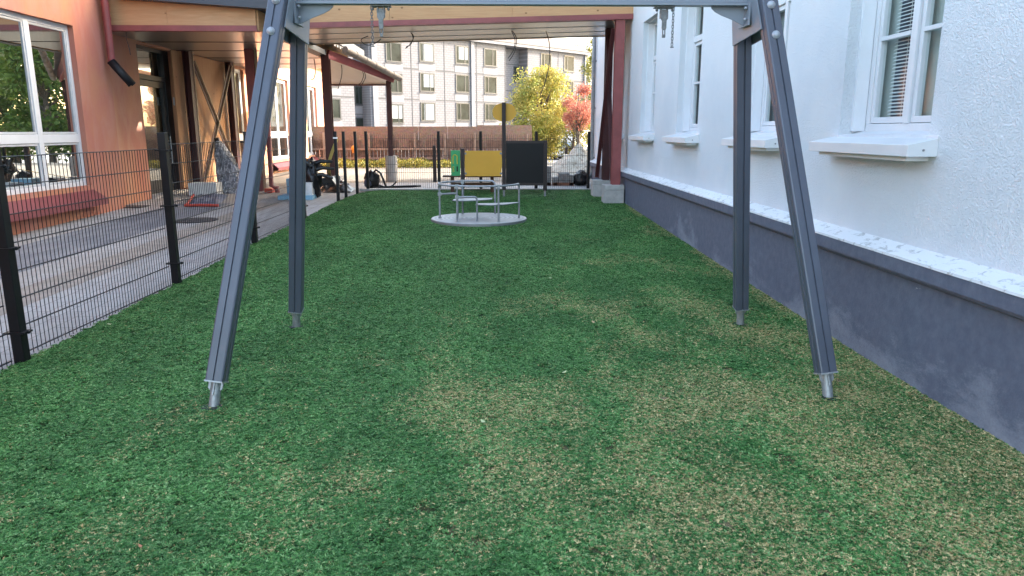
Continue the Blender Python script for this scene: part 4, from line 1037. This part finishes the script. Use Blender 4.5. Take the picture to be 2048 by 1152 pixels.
# lighter plain bands under the windows
cols = [(787,104,0), (853,105,0), (924,110,0), (980.5,115,0), (1092,123.5,0), (1138,127.5,0)]
def fwin(s, z, w, h, off, sash=True, seed=0):
    mb = MB(); x0, x1, z0, z1 = s-w/2, s+w/2, z-h/2, z+h/2; y = off
    for (a, b, c, d) in ((x0, x1, z0, z0+.09), (x0, x1, z1-.10, z1), (x0, x0+.11, z0+.07, z1-.07), (x1-.11, x1, z0+.07, z1-.07), (x0+w*(.66 if seed % 2 else .30), x0+w*(.66 if seed % 2 else .30)+.07, z0+.07, z1-.07)): mb.box(a, b, y-.05, y+.01, c, d)
    o = fb(mb, 'window', M['grey_frame'])
    g_ = MB(); g_.box(x0+.05, x1-.05, y-.022, y-.012, z0+.05, z1-.05); g_.build('pane', M['glass_far'], o)
    if seed % 3 == 0:
        g_ = MB(); g_.box(x0+.42, x1-.12, y-.03, y-.0225, z0+.1+.3*(seed % 2), z1-.12); g_.build('blind', M['curtain_pale'], o)
    g_ = MB(); g_.box(x0-.05, x1+.05, y-.10, y-.052, z0-.09, z0-.03); g_.build('sill', M['panel_joint'], o)
    g_ = MB(); g_.box(x0-.1, x1+.1, y-.020, y-.0155, z0-.75, z0-.12); g_.build('apron', M['window_surround'], o)
k = 0
WW = onF(938,110)[0]-onF(911,110)[0]
for px, py, off in cols:
    s, z = onF(px, py)
    for j in range(4): k += 1; fwin(s, z-j*st*.985, WW, 1.62, 0, seed=(k*7) % 5+j)
for px, py in ((1036,149), (722,191)):
    s, z = onF(px, py, REC)
    for j in range(3): k += 1; fwin(s, z-j*st, WW*.8, 1.5, REC, seed=k)
s, z = onF(722,191); 
s, z = onF(660,150)
for j in range(3): k += 1; fwin(s, z-j*st, WW, 1.6, 0, seed=k)
mb = MB(); mb.box(s_l-.3, s_e+.3, -.35, 11.3, TOP+.002, TOP+.28); fb(mb, 'eaves', M['window_surround'])
mb = MB(); za, zr = TOP+.282, TOP+2.9; y0, ym, y1 = -.4, 5.5, 11.4; xe = s_e+.35
mb.add([(s_l-.3,y0,za),(xe,y0,za),(xe,y1,za),(s_l-.3,y1,za),(s_l-.3,ym,zr),(xe-4.5,ym,zr)], [(0,1,5,4),(1,2,5),(2,3,4,5),(3,0,4)]); fb(mb, 'roof', M['slate'])

# ------------------------------------------------------------------ trees
def tree(name, lab, cat, base, height, crown_r, crown_z0, leaf, nleaf, lsz, seed, bark='bark', squash=1.0, group=None, clumps=26, airy=.0):
    rnd = random.Random(seed); b = Vector(base)
    T = thing(name, lab, cat, b, group)
    mb = MB(); top = b+Vector((rnd.uniform(-.2,.2), rnd.uniform(-.2,.2), height*.93)); tr = height*.018+.03
    pts = [b-Vector((0,0,.2)), b+(top-b)*.3+Vector((rnd.uniform(-.1,.1),0,0)), b+(top-b)*.6+Vector((rnd.uniform(-.15,.15),.1,0)), top]
    mb.tube(pts, [tr*1.2, tr, tr*.6, tr*.15], 8)
    cz0 = b.z+crown_z0; cz1 = b.z+height; cc_ = Vector((b.x, b.y, (cz0+cz1)/2)); hz_ = (cz1-cz0)/2
    cl = []
    for i in range(clumps):
        a = rnd.uniform(0, 2*PI); u = rnd.uniform(-.92, .95); rr = math.sqrt(max(0, 1-u*u))*rnd.uniform(.35, .95)
        c = cc_+Vector((math.cos(a)*rr*crown_r, math.sin(a)*rr*crown_r*squash, u*hz_))
        cl.append((c, crown_r*rnd.uniform(.20,.40)))
        p0 = b+(top-b)*min(.85, max(.15, (c.z-b.z)/height*.7)); mid = (p0+c)/2+Vector((0,0,-.15*rnd.random()))
        mb.tube([p0, mid, c], [tr*.35, tr*.22, tr*.06], 5)
    mb.build('trunk', M[bark], T)
    m2 = MB(); vs = []; fs = []
    for i in range(nleaf):
        c, r = cl[rnd.randrange(len(cl))]
        d = Vector((rnd.gauss(0,1), rnd.gauss(0,1), rnd.gauss(0,1))); d = d/d.length*(r*(rnd.random()**.45))*1.15
        p = c+d; s = lsz*rnd.uniform(.5,1.3)
        n_ = Vector((rnd.gauss(0,1), rnd.gauss(0,1), rnd.gauss(.6,1))).normalized(); a = n_.orthogonal().normalized(); q = n_.cross(a); an = rnd.uniform(0, PI)
        a, q = a*math.cos(an)+q*math.sin(an), q*math.cos(an)-a*math.sin(an)
        k_ = len(vs); vs += [p-a*s, p+q*s*.45, p+a*s, p-q*s*.45]; fs.append((k_, k_+1, k_+2, k_+3))
    m2.add(vs, fs); m2.build('crown', M[leaf], T)
    return T
def tb(px, Y): r = ray(px, 300); return (r.x/r.y*Y, Y, gz(Y))
tree('autumn_tree', 'round yellow-green autumn tree in front of the apartment block', 'tree', tb(1082,50), 6.1, 2.3, .8, 'leaf_yellowgreen', 26000, .095, 11, clumps=60)
tree('red_leaved_tree', 'thin tree with sparse red-orange leaves beside the yellow tree', 'tree', tb(1156,47), 5.0, 1.35, 2.6, 'leaf_red', 5200, .07, 12, clumps=20)
tree('green_bush', 'loose olive-green bush below the red-leaved tree', 'bush', tb(1146,49), 3.6, 1.5, .4, 'leaf_birch', 5200, .07, 13, clumps=24)
tree('birch_tree', 'tall yellowing birch showing above the far end of the block', 'tree', tb(1172,98), 15.5, 2.6, 2.0, 'leaf_birch', 9000, .16, 14, 'birch_bark', clumps=40)
tree('birch_tree', 'birch with hanging foliage tight against the grey rain pipe', 'tree', tb(1190,60), 8.5, 1.5, .8, 'leaf_birch', 5000, .10, 15, 'birch_bark', clumps=26)
refl = [(9.6,41,8.6,2.6,'leaf_green'), (13.4,44,9.6,3.0,'leaf_green'), (17.6,43,9.8,3.1,'leaf_green'), (21.5,46,9.2,3.0,'leaf_green'), (11.3,36.5,5.0,1.5,'leaf_yellowgreen'), (25.5,44,9.5,3.0,'leaf_yellowgreen'), (15.6,37,4.6,1.3,'leaf_yellowgreen')]
names = ['dark green tree mirrored beside the window mullion of the orange building', 'full green tree mirrored in the middle of the big left window', 'broad green tree mirrored at the left edge of the big window', 'far green tree mirrored behind the others in the left window',
         'small yellow tree mirrored low in the narrow pane', 'yellowing tree at the end of the mirrored row', 'yellow sapling mirrored in front of the green trees']
for i, (x, y, h_, r, lf) in enumerate(refl):
    tree('yard_tree', names[i], 'tree', (x, y, gz(y)), h_, r, .4 if h_ < 6 else .7, lf, 15000 if h_ > 6 else 6000, .15, 30+i, group='yard trees mirrored in the windows', clumps=48)
# weeds at the foot of the hoarding: uncountable
mb = MB(); rnd = random.Random(8); vs = []; fs = []
for i in range(9000):
    px = rnd.uniform(640, 1060); Y = rnd.uniform(28.6, 30.7); r = ray(px, 320); x = r.x/r.y*Y
    hh = (.10+.38*max(0, noise.noise(Vector((x*1.1, 4, 0)))+.42))*rnd.random()
    p = Vector((x, Y, gz(Y)+hh)); s = rnd.uniform(.03,.075)
    n_ = Vector((rnd.gauss(0,1), rnd.gauss(0,1), rnd.gauss(.3,1))).normalized(); a = n_.orthogonal().normalized(); q = n_.cross(a)
    k_ = len(vs); vs += [p-a*s, p+q*s*.4, p+a*s, p-q*s*.4]; fs.append((k_, k_+1, k_+2, k_+3))
mb.add(vs, fs); tag(mb.build('weeds', M['leaf_weed']), kind='stuff')

# ------------------------------------------------------------------ cars
def car(lab, base, rz, paint, Lc=4.3, W=1.8, H=1.48):
    T = thing('parked_car', lab, 'car', base, 'cars in the far car park'); MM = Matrix.Translation(base) @ Matrix.Rotation(rz, 4, 'Z')
    h = Lc/2
    lower = [(-h,.35),(-h+.06,.75),(-h+.35,.93),(-h+.8,.98),(h-1.15,.95),(h-.25,.80),(h,.60),(h-.02,.32),(h-.4,.22),(-h+.4,.22)]
    rows = [(-W/2,.0,1),(-W/2+.06,.0,1.0)]
    def loft(mb, prof, ys):
        n = len(prof); vs = []
        for y, s in ys: vs += [(a*s, y, .22+(b-.22)*(1 if s == 1 else .985)) for a, b in prof]
        fs = [(i*n+k, i*n+(k+1) % n, (i+1)*n+(k+1) % n, (i+1)*n+k) for i in range(len(ys)-1) for k in range(n)]
        fs += [tuple(range(n-1,-1,-1)), tuple((len(ys)-1)*n+k for k in range(n))]
        mb.add(vs, fs, False, MM)
    mb = MB(); loft(mb, lower, [(-W/2,.97), (-W/2+.08,1), (W/2-.08,1), (W/2,.97)])
    top = [(-h+.55,.96),(-h+1.0,H-.06),(-h+1.35,H),(h-2.0,H-.02),(h-1.25,.95)]
    n = 5; vs = []
    for y in (-1, 1): vs += [(a, y*(W/2-.10-(b-.95)*.28), b) for a, b in top]
    mb.add(vs, [(k, k+1, n+k+1, n+k) for k in range(1, n-2)]+[(0,n,n+1,1),(n-2,n-1,2*n-1,2*n-2)]+[(4,3,2,1,0),(5,6,7,8,9)], False, MM)
    body = mb.build('body', paint, T, .03)
    for s in (-1, 1):
        mb = MB(); q = [(-h+.78,1.0),(-h+1.08,H-.12),(h-2.05,H-.12),(h-1.5,1.0)]
        e = lambda b: s*(W/2-.10-(b-.95)*.28+.006)
        mb.add([(a, e(b), b) for a, b in q]+[(a, e(b)+s*.004, b) for a, b in q], [(0,1,2,3),(7,6,5,4)], False, MM); mb.build('side_window', M['glass_car'], T)
    for a0, b0, a1, b1 in ((-h+.60, 1.0, -h+.96, H-.11), (h-1.30, .99, h-1.94, H-.08)):
        off = -.012 if a0 < 0 else .012; mb = MB()
        mb.add([(a0+off, -(W/2-.2), b0), (a0+off, W/2-.2, b0), (a1+off, W/2-.32, b1), (a1+off, -(W/2-.32), b1)], [(0,1,2,3)], False, MM); mb.build('windscreen', M['glass_car'], T)
    for ax in (-h+.78, h-.82):
        for s in (-1, 1):
            mb = MB(); c = Vector((ax, s*(W/2-.09), .32)); mb.tube([MM@(c+Vector((0,-.11,0))), MM@(c+Vector((0,.11,0)))], .32, 20); w = mb.build('wheel', M['rubber'], T)
            mb = MB(); mb.tube([MM@(c+Vector((0,-.118,0))), MM@(c+Vector((0,.118,0)))], .19, 14); mb.build('rim', M['galv_dull'], w)
    for s in (-1, 1):
        mb = MB(); mb.cbox((-h+.07, s*.68, .78), (.08,.26,.16), 0, MM); mb.build('tail_light', M['red_plastic'], T)
    return T
car('white hatchback parked seen from behind, beyond the sand heap', Vector((*tb(1136,60)[:2], -.6)), R(72), M['car_white'])
car('dark grey car half hidden behind the black play board', Vector((*tb(1085,60)[:2], -.6)), R(20), M['car_grey'])
# white box van
vb = Vector((*tb(1163,66)[:2], -.6)); T = thing('white_van', 'white panel van parked behind the white hatchback', 'van', vb); MM = Matrix.Translation(vb) @ Matrix.Rotation(R(60), 4, 'Z')
mb = MB(); n = 8; pr = [(-2.5,.35),(-2.5,2.15),(-2.3,2.3),(1.3,2.3),(1.8,1.45),(2.5,1.1),(2.6,.5),(2.5,.3)]
mb.add([(a,-.95,b) for a, b in pr]+[(a,.95,b) for a, b in pr], [(k, (k+1) % n, n+(k+1) % n, n+k) for k in range(n)]+[tuple(range(n-1,-1,-1)), tuple(range(n, 2*n))], False, MM); mb.build('body', M['car_white'], T, .04)
for a in (-1.6, 1.6):
    for s in (-.86, .86):
        mb = MB(); mb.tube([MM@Vector((a, s-.12, .35)), MM@Vector((a, s+.12, .35))], .35, 18); mb.build('wheel', M['rubber'], T)
mb = MB(); mb.add([(1.36,-.8,2.2),(1.36,.8,2.2),(1.80,.85,1.5),(1.80,-.85,1.5)], [(0,1,2,3)], False, Matrix.Translation(vb+Vector((0,0,0))) @ Matrix.Rotation(R(60), 4, 'Z') @ Matrix.Translation((.03,0,.02))); mb.build('windscreen', M['glass_car'], T)
for i, (px, Yc, rz, paint, lab) in enumerate([(1218,56,12,'car_white','white car mirrored low in the big left window'), (1300,50,8,'car_grey','grey car mirrored low in the left window')]):
    car(lab, Vector((*tb(px, Yc)[:2], -.6)), R(rz), M[paint])

# ------------------------------------------------------------------ lumps, bags, blocks
def blob(name, mat, c, size, seed, rough=.35, freq=2.5, lab=None, cat=None, flat=True, n=22, m_=14, lean=0, ridged=0, group=None, parent=None, smooth=True):
    mb = MB(); vs = []; c = Vector(c)
    for i in range(m_+1):
        a = PI*i/m_
        for k in range(n):
            b = 2*PI*k/n
            d = Vector((math.sin(a)*math.cos(b), math.sin(a)*math.sin(b), math.cos(a)))
            q = d*freq+Vector((seed*3.1, seed, 0)); r = 1+rough*noise.noise(q)+rough*.5*noise.noise(q*2.7)
            if ridged: r += ridged*(abs(noise.noise(q*3.3))-.2)
            p = Vector((d.x*size[0]*r, d.y*size[1]*r, d.z*size[2]*r)); p.z = max(p.z, -size[2]*.92) if flat else p.z
            p.x += lean*(p.z)
            vs.append(c+Vector((0,0,size[2]*.92))+p)
    fs = [(i*n+k, (i+1)*n+k, (i+1)*n+(k+1) % n, i*n+(k+1) % n) for i in range(m_) for k in range(n)]
    mb.add(vs, fs, smooth); o = mb.build(name, mat, parent)
    if lab: tag(o, lab, cat, group)
    return o
# sand heap on the yard
sp_c = atY(1160, 350, 24.5); sp_c.z = gz(24)
m = MB(); vs = []; n = 40
for i in range(n+1):
    for j in range(n+1):
        u, v_ = i/n*2-1, j/n*2-1; r = math.hypot(u, v_); h = max(0, 1-r)**.9*.95*(1+.3*noise.noise(Vector((u*3, v_*3, 2)))+.12*noise.noise(Vector((u*11, v_*11, 2))))
        vs.append((sp_c.x+u*1.25, sp_c.y+v_*1.3, sp_c.z-.01+h))
m.add(vs, [(i*(n+1)+j, (i+1)*(n+1)+j, (i+1)*(n+1)+j+1, i*(n+1)+j+1) for i in range(n) for j in range(n)], True)
t = NT('heap_sand'); v = t.coord(); t.base(t.mix(t.ramp(t.noise(v, 9, 5, .7), [(.5, 0.0), (.66, 1.0)]), (.50,.46,.38), (.22,.18,.13))); t.bump(t.noise(v, 14, 5, .7), .8, .05); M['heap'] = t.set(.95, 0, .1)
tag(m.build('sand_heap', M['heap']), 'pale heap of sand and gravel beyond the far fence', 'heap')
# brown timber posts beyond the fence
for px, yt, yb_, lab in ((1132, 295, 346, 'brown wooden post standing in front of the sand heap'), (870, 291, 363, 'short brown wooden post left of the green board')):
    p = G(px, yb_); zt = atY(px, yt, p.y).z; mb = MB(); mb.extr(leg_profile(.10), p-Vector((0,0,.05)), (p.x, p.y, zt)); tag(mb.build('timber_post', M['brown_wood_post']), lab, 'post')
def stack(px, py, w, d, rows, h, lab, colr):
    p = G(px, py); T = thing('stone_stack', lab, 'stack', p, 'stacks of paving stones behind the far fence')
    mb = MB(); 
    for k in range(3): mb.box(p.x-w/2+k*(w/2-.045), p.x-w/2+.09+k*(w/2-.045), p.y, p.y+d, p.z, p.z+.08)
    mb.build('pallet', M['pallet'], T)
    mb = MB(); rr = random.Random(int(px)); hh = h/rows; nx = max(1, int(w/.14)); 
    for i in range(rows):
        for j in range(nx):
            x0 = p.x-w/2+j*w/nx; jx = rr.uniform(-.006,.006); mb.box(x0+.004+jx, x0+w/nx-.004+jx, p.y+.01+rr.uniform(0,.01), p.y+d-.01, p.z+.082+i*hh, p.z+.082+(i+1)*hh-.006)
    mb.build('stones', M['brick_block'], T)
stack(1097.5, 371.5, .14, .35, 6, .42, 'tall narrow stack of paving stones right beside the black board', 0)
stack(1111, 371.5, .14, .3, 2, .14, 'low pair of paving stones between the two taller stacks', 0)
stack(1128, 371.5, .28, .4, 4, .25, 'wide stack of paving stones in front of the brown post', 0)
stack(1143, 371.5, .10, .3, 3, .2, 'small stack of paving stones against the black sack', 0)
p = G(1163, 372); p.y += .25
blob('black_sack', M['plastic_black'], p, (.20,.25,.19), 5, .35, 2.2, 'black plastic sack slumped beside the rain pipe outlet', 'sack', ridged=.3)
# left clutter
def GY(px, py): return G(px, py)
# plastic-wrapped bundle leaning on the braced panel
t = NT('crumpled_film'); v = t.coord((1,1,.55)); w = t.noise(v, 9, 6, .7, 1.2)
t.base(t.ramp(w, [(.32, (.06,.065,.08)), (.47, (.24,.25,.29)), (.62, (.66,.68,.72))])); t.bump(t.noise(v, 10, 4, .6, .8), 1.0, .06); M['film'] = t.set(.22, .1)
T = thing('wrapped_bundle', 'tall bundle wrapped in crumpled grey plastic leaning on the braced panel', 'bundle', G(462,386))
p = G(462,386); mb = MB(); n = 26; rows = 16; vs = []; zt = atY(436,281,p.y).z
for i in range(rows+1):
    f = i/rows; c = Vector((p.x+.10-.50*f, p.y+.0+.55*f, p.z+(zt-p.z)*f)); rx_ = .20*math.sin(PI*min(1, f*.8+.28))+.10; ry_ = .18*(1-f*.4)
    if i == rows: rx_ *= .4; ry_ *= .4
    for k in range(n):
        b = 2*PI*k/n; q = Vector((math.cos(b)*1.6, math.sin(b)*1.6, f*3)); r = 1+.22*noise.noise(q)+.16*(abs(noise.noise(Vector((q.x*2.7, q.y*2.7, q.z*.8))))-.2)
        vs.append(c+Vector((math.cos(b)*rx_*r, math.sin(b)*ry_*r, 0)))
mb.add(vs, [(i*n+k, i*n+(k+1) % n, (i+1)*n+(k+1) % n, (i+1)*n+k) for i in range(rows) for k in range(n)]+[tuple(rows*n+k for k in range(n))], False); mb.build('film', M['film'], T)
mb = MB(); mb.bar(p+Vector((-.12,.0,.02)), Vector((p.x-.42, p.y+.55, zt+.04)), .10, .08); mb.build('core', M['plastic_black'], T)
def boxthing(name, mat, lab, cat, px0, px1, yb_, yt, d, rz=0, group=None):
    a = G(px0, yb_); b = G(px1, yb_); zt = atY((px0+px1)/2, yt, a.y).z
    mb = MB(); mb.cbox(((a.x+b.x)/2, a.y+d/2, (a.z+zt)/2), (b.x-a.x, d, zt-a.z), rz); return tag(mb.build(name, mat, None, .01), lab, cat, group)
boxthing('insulation_block', M['foam_white'], 'white insulation block on the pavement beside the door', 'block', 378, 433, 391, 366, .4)
p = G(412, 414); mb = MB()   # crumpled flat tarp with red edge
def sheet(name, mat, lab, cat, quad, h, seed, n=18, parent=None):
    mb = MB(); vs = []
    q = [Vector(v_) for v_ in quad]
    for i in range(n+1):
        for j in range(n+1):
            u, w = i/n, j/n; pt = (q[0]*(1-u)+q[1]*u)*(1-w)+(q[3]*(1-u)+q[2]*u)*w
            e = min(u, 1-u, w, 1-w); k = min(1, e*6)
            pt = pt+Vector((.04*noise.noise(Vector((u*5, w*5, seed))), .05*noise.noise(Vector((u*5, w*5, seed+9))), .01+h*k*(.55+.6*noise.noise(Vector((u*4+seed, w*4, 1)))+.3*noise.noise(Vector((u*11, w*11, seed)))))); vs.append(pt)
    mb.add(vs, [(i*(n+1)+j, (i+1)*(n+1)+j, (i+1)*(n+1)+j+1, i*(n+1)+j+1) for i in range(n) for j in range(n)], True)
    o = mb.build(name, mat, parent)
    if lab: tag(o, lab, cat)
    return o
T = thing('folded_tarp', 'folded blue-grey tarpaulin with red edge lying on the pavement', 'tarpaulin', G(412,412))
sheet('cloth', M['tarp_blue'], None, None, [G(374,413), G(436,412), G(457,392), G(392,393)], .10, 3, parent=T)
mb = MB(); mb.tube([G(370,414)+Vector((0,0,.03)), G(400,414)+Vector((0,0,.035)), G(437,414)+Vector((0,0,.03))], .028, 8); mb.tube([G(374,412)+Vector((0,0,.03)), G(388,397)+Vector((0,0,.08))], .025, 8); mb.build('hem', M['red_plastic'], T)
sheet('dark_sheet', M['plastic_black'], 'black plastic sheet lying under the wrapped bundle', 'sheet', [G(420,387), G(478,386), G(486,378), G(432,379)], .05, 5)
# manhole + grating + slabs
p = G(392, 441); mb = MB(); mb.tube([p+Vector((0,0,.001)), p+Vector((0,0,.012))], .36, 32); tag(mb.build('manhole_cover', M['grate']), 'round dark manhole cover in the pavement behind the fence', 'manhole cover')
p = G(263, 414); mb = MB(); mb.cbox(p+Vector((0,0,.008)), (.55,.45,.012)); tag(mb.build('drain_grate', M['grate']), 'square drain grate in the pavement under the red spout', 'drain')
boxthing('red_crate', M['red_plastic'], 'small orange-red box at the foot of the red downpipe', 'box', 529, 544, 386, 377, .25)
T = thing('foam_boards', 'pale blue insulation boards stacked on the pavement', 'insulation boards', G(585,401))
a = G(556,400); b = G(625,400); mb = MB(); mb.box(a.x, b.x, a.y, a.y+.75, a.z, a.z+.09); mb.build('lower_board', M['foam_blue'], T, .006)
mb = MB(); mb.box(a.x+.06, a.x+.5, a.y+.5, a.y+.9, a.z+.091, a.z+.42); mb.build('upright_board', M['foam_blue'], T, .006)
mb = MB(); mb.box(b.x-.50, b.x-.02, a.y+.08, a.y+.6, a.z+.091, a.z+.36); mb.build('white_board', M['foam_white'], T, .006)
p = G(628, 396); T = thing('black_rubbish_sack', 'upright black plastic sack with loose flaps beside the rear swing leg', 'sack', p)
blob('sack', M['plastic_black'], p, (.16,.18,.38), 8, .4, 2.4, ridged=.4, parent=T)
blob('sack_top', M['plastic_black'], p+Vector((-.08,.1,.55)), (.20,.2,.14), 9, .5, 2.4, ridged=.4, parent=T, flat=False)
for a_, b_ in ((( -.05,0,.70), (.42,.1,.78)), ((-.05,0,.58), (.45,.1,.62)), ((.0,0,.48), (.42,.05,.42)), ((-.25,0,.62), (-.3,.1,.85))):
    mb = MB(); mb.tube([p+Vector(a_), p+(Vector(a_)+Vector(b_))/2+Vector((0,0,.05)), p+Vector(b_)], [.06,.045,.03], 7); mb.build('flap', M['plastic_black'], T)
sheet('black_tarp', M['plastic_black'], 'black tarpaulin heaped behind the bare fence posts', 'tarpaulin', [G(636,386), G(702,386), G(712,377), G(642,372)], .22, 6)
p = G(654,381); mb = MB(); mb.add([p+Vector(v_) for v_ in ((-.22,0,0),(.32,0,0),(.1,.0,.32),(-.12,0,.30),(-.22,.4,0),(.32,.4,0),(.1,.4,.32),(-.12,.4,.30))], [(0,1,2,3),(7,6,5,4),(0,4,5,1),(1,5,6,2),(2,6,7,3),(3,7,4,0)]); tag(mb.build('black_bin', M['plastic_black'], None, .02), 'open black tub standing behind the yellow strap', 'tub')
a = atY(674,278,16.0); b = atY(656,330,16.4); c = G(663,372); c.z += .12
mb = MB(); pts = [a, (a+b)/2+Vector((-.01,0,0)), b, (b+c)/2+Vector((-.01,0,0)), c]
vs = []
for q in pts: vs += [q+Vector((-.035,0,0)), q+Vector((.035,.0,0)), q+Vector((.035,.012,0)), q+Vector((-.035,.012,0))]
mb.add(vs, [(i*4+k, i*4+(k+1) % 4, (i+1)*4+(k+1) % 4, (i+1)*4+k) for i in range(4) for k in range(4)]); tag(mb.build('yellow_strap', M['yellow_strap']), 'long yellow strap hanging from the nearest bare fence post', 'strap')
mb = MB(); q = G(677,403); mb.box(q.x-.04, q.x+.04, q.y-.04, q.y+.04, 1.47, 1.50); tag(mb.build('tape_band', M['white_plain']), 'pale tape band round the nearest bare fence post', 'tape')
# rucksack
p = G(746,378); p.y += .25; p.z = gz(p.y)
T = thing('rucksack', 'black rucksack with raised strap standing by the fence corner', 'rucksack', p)
blob('body', M['plastic_black'], p+Vector((-.05,0,0)), (.19,.16,.22), 14, .25, 2, ridged=.2, parent=T)
blob('pocket', M['tarp_blue'], p+Vector((-.14,-.1,.02)), (.10,.10,.13), 15, .2, 2, parent=T)
mb = MB(); mb.tube([p+Vector(v_) for v_ in ((-.02,-.05,.36),(.06,-.08,.46),(.18,-.1,.38),(.24,-.1,.22),(.30,-.1,.05))], .028, 8); mb.build('strap', M['plastic_black'], T)
mb = MB(); mb.tube([p+Vector(v_) for v_ in ((.10,-.1,.10),(.30,-.1,.02),(.45,-.05,.06),(.55,0,.16))], .02, 8); mb.build('strap', M['plastic_black'], T)
a = G(745,378); b = G(831,375); mb = MB(); mb.bar(a+Vector((0,.12,.03)), b+Vector((0,.1,.03)), .10, .05, (0,1,0)); mb.bar(a+Vector((.1,.26,.02)), b+Vector((.1,.26,.02)), .08, .04, (0,1,0)); tag(mb.build('spare_posts', M['black_metal']), 'black spare fence posts lying on the kerb by the rucksack', 'posts')
# orange warning lamp on the hoarding
p = atY(706, 300, 30.6); mb = MB(); mb.tube([(p.x, 30.75, p.z-.12), (p.x, 30.75, p.z-.02)], .07, 12); mb.sphere((p.x, 30.75, p.z+.06), .10, 12, 8, (1,1,1.2)); tag(mb.build('warning_lamp', M['orange_lamp']), 'orange warning lamp fixed on the hoarding boards', 'lamp')
# white leaning board at the far left, behind the fence
p = G(8,488); mb = MB(); mb.bar(p+Vector((.05,0,0)), p+Vector((-.42,.25,.75)), .09, .03); tag(mb.build('white_batten', M['white_plain']), 'white batten leaning at the left edge under the red sill', 'batten')

# ------------------------------------------------------------------ light, sky, camera
sunv = Vector((1.0, .52, 0)).normalized(); el = R(24)
sd = Vector((sunv.x*math.cos(el), sunv.y*math.cos(el), math.sin(el)))
ld = D.lights.new('sun', 'SUN'); ld.energy = 2.0; ld.angle = R(.53); ld.color = (1,.955,.88)
lo_ = D.objects.new('sun', ld); COL.objects.link(lo_); lo_.rotation_euler = sd.to_track_quat('Z', 'Y').to_euler()
w = D.worlds.new('World'); S.world = w; w.use_nodes = True
nt = w.node_tree; sk = nt.nodes.new('ShaderNodeTexSky'); sk.sky_type = 'NISHITA'; sk.sun_disc = False; sk.sun_elevation = el; sk.sun_rotation = math.atan2(sunv.x, sunv.y)
sk.air_density = 1.0; sk.dust_density = 3.0; sk.ozone_density = .5
mxs = nt.nodes.new('ShaderNodeMix'); mxs.data_type = 'RGBA'; mxs.blend_type = 'MULTIPLY'; mxs.inputs[0].default_value = 1; mxs.inputs[7].default_value = (1.0, .955, .86, 1)
nt.links.new(sk.outputs[0], mxs.inputs[6]); nt.links.new(mxs.outputs[2], nt.nodes['Background'].inputs[0]); nt.nodes['Background'].inputs[1].default_value = .15
S.view_settings.view_transform = 'Standard'; S.view_settings.look = 'None'; S.view_settings.exposure = 3.14; S.view_settings.gamma = 1
cd = D.cameras.new('camera'); cam = D.objects.new('camera', cd); COL.objects.link(cam); S.camera = cam
cd.sensor_width = 36; cd.lens = F/2048*36; cd.clip_end = 2000; cd.clip_start = .05
cam.location = (0,0,EYE); cam.rotation_euler = (R(90)-PITCH, 0, -YAW)
S.render.engine = 'CYCLES'; S.cycles.max_bounces = 8; S.cycles.transparent_max_bounces = 12; S.cycles.caustics_reflective = False
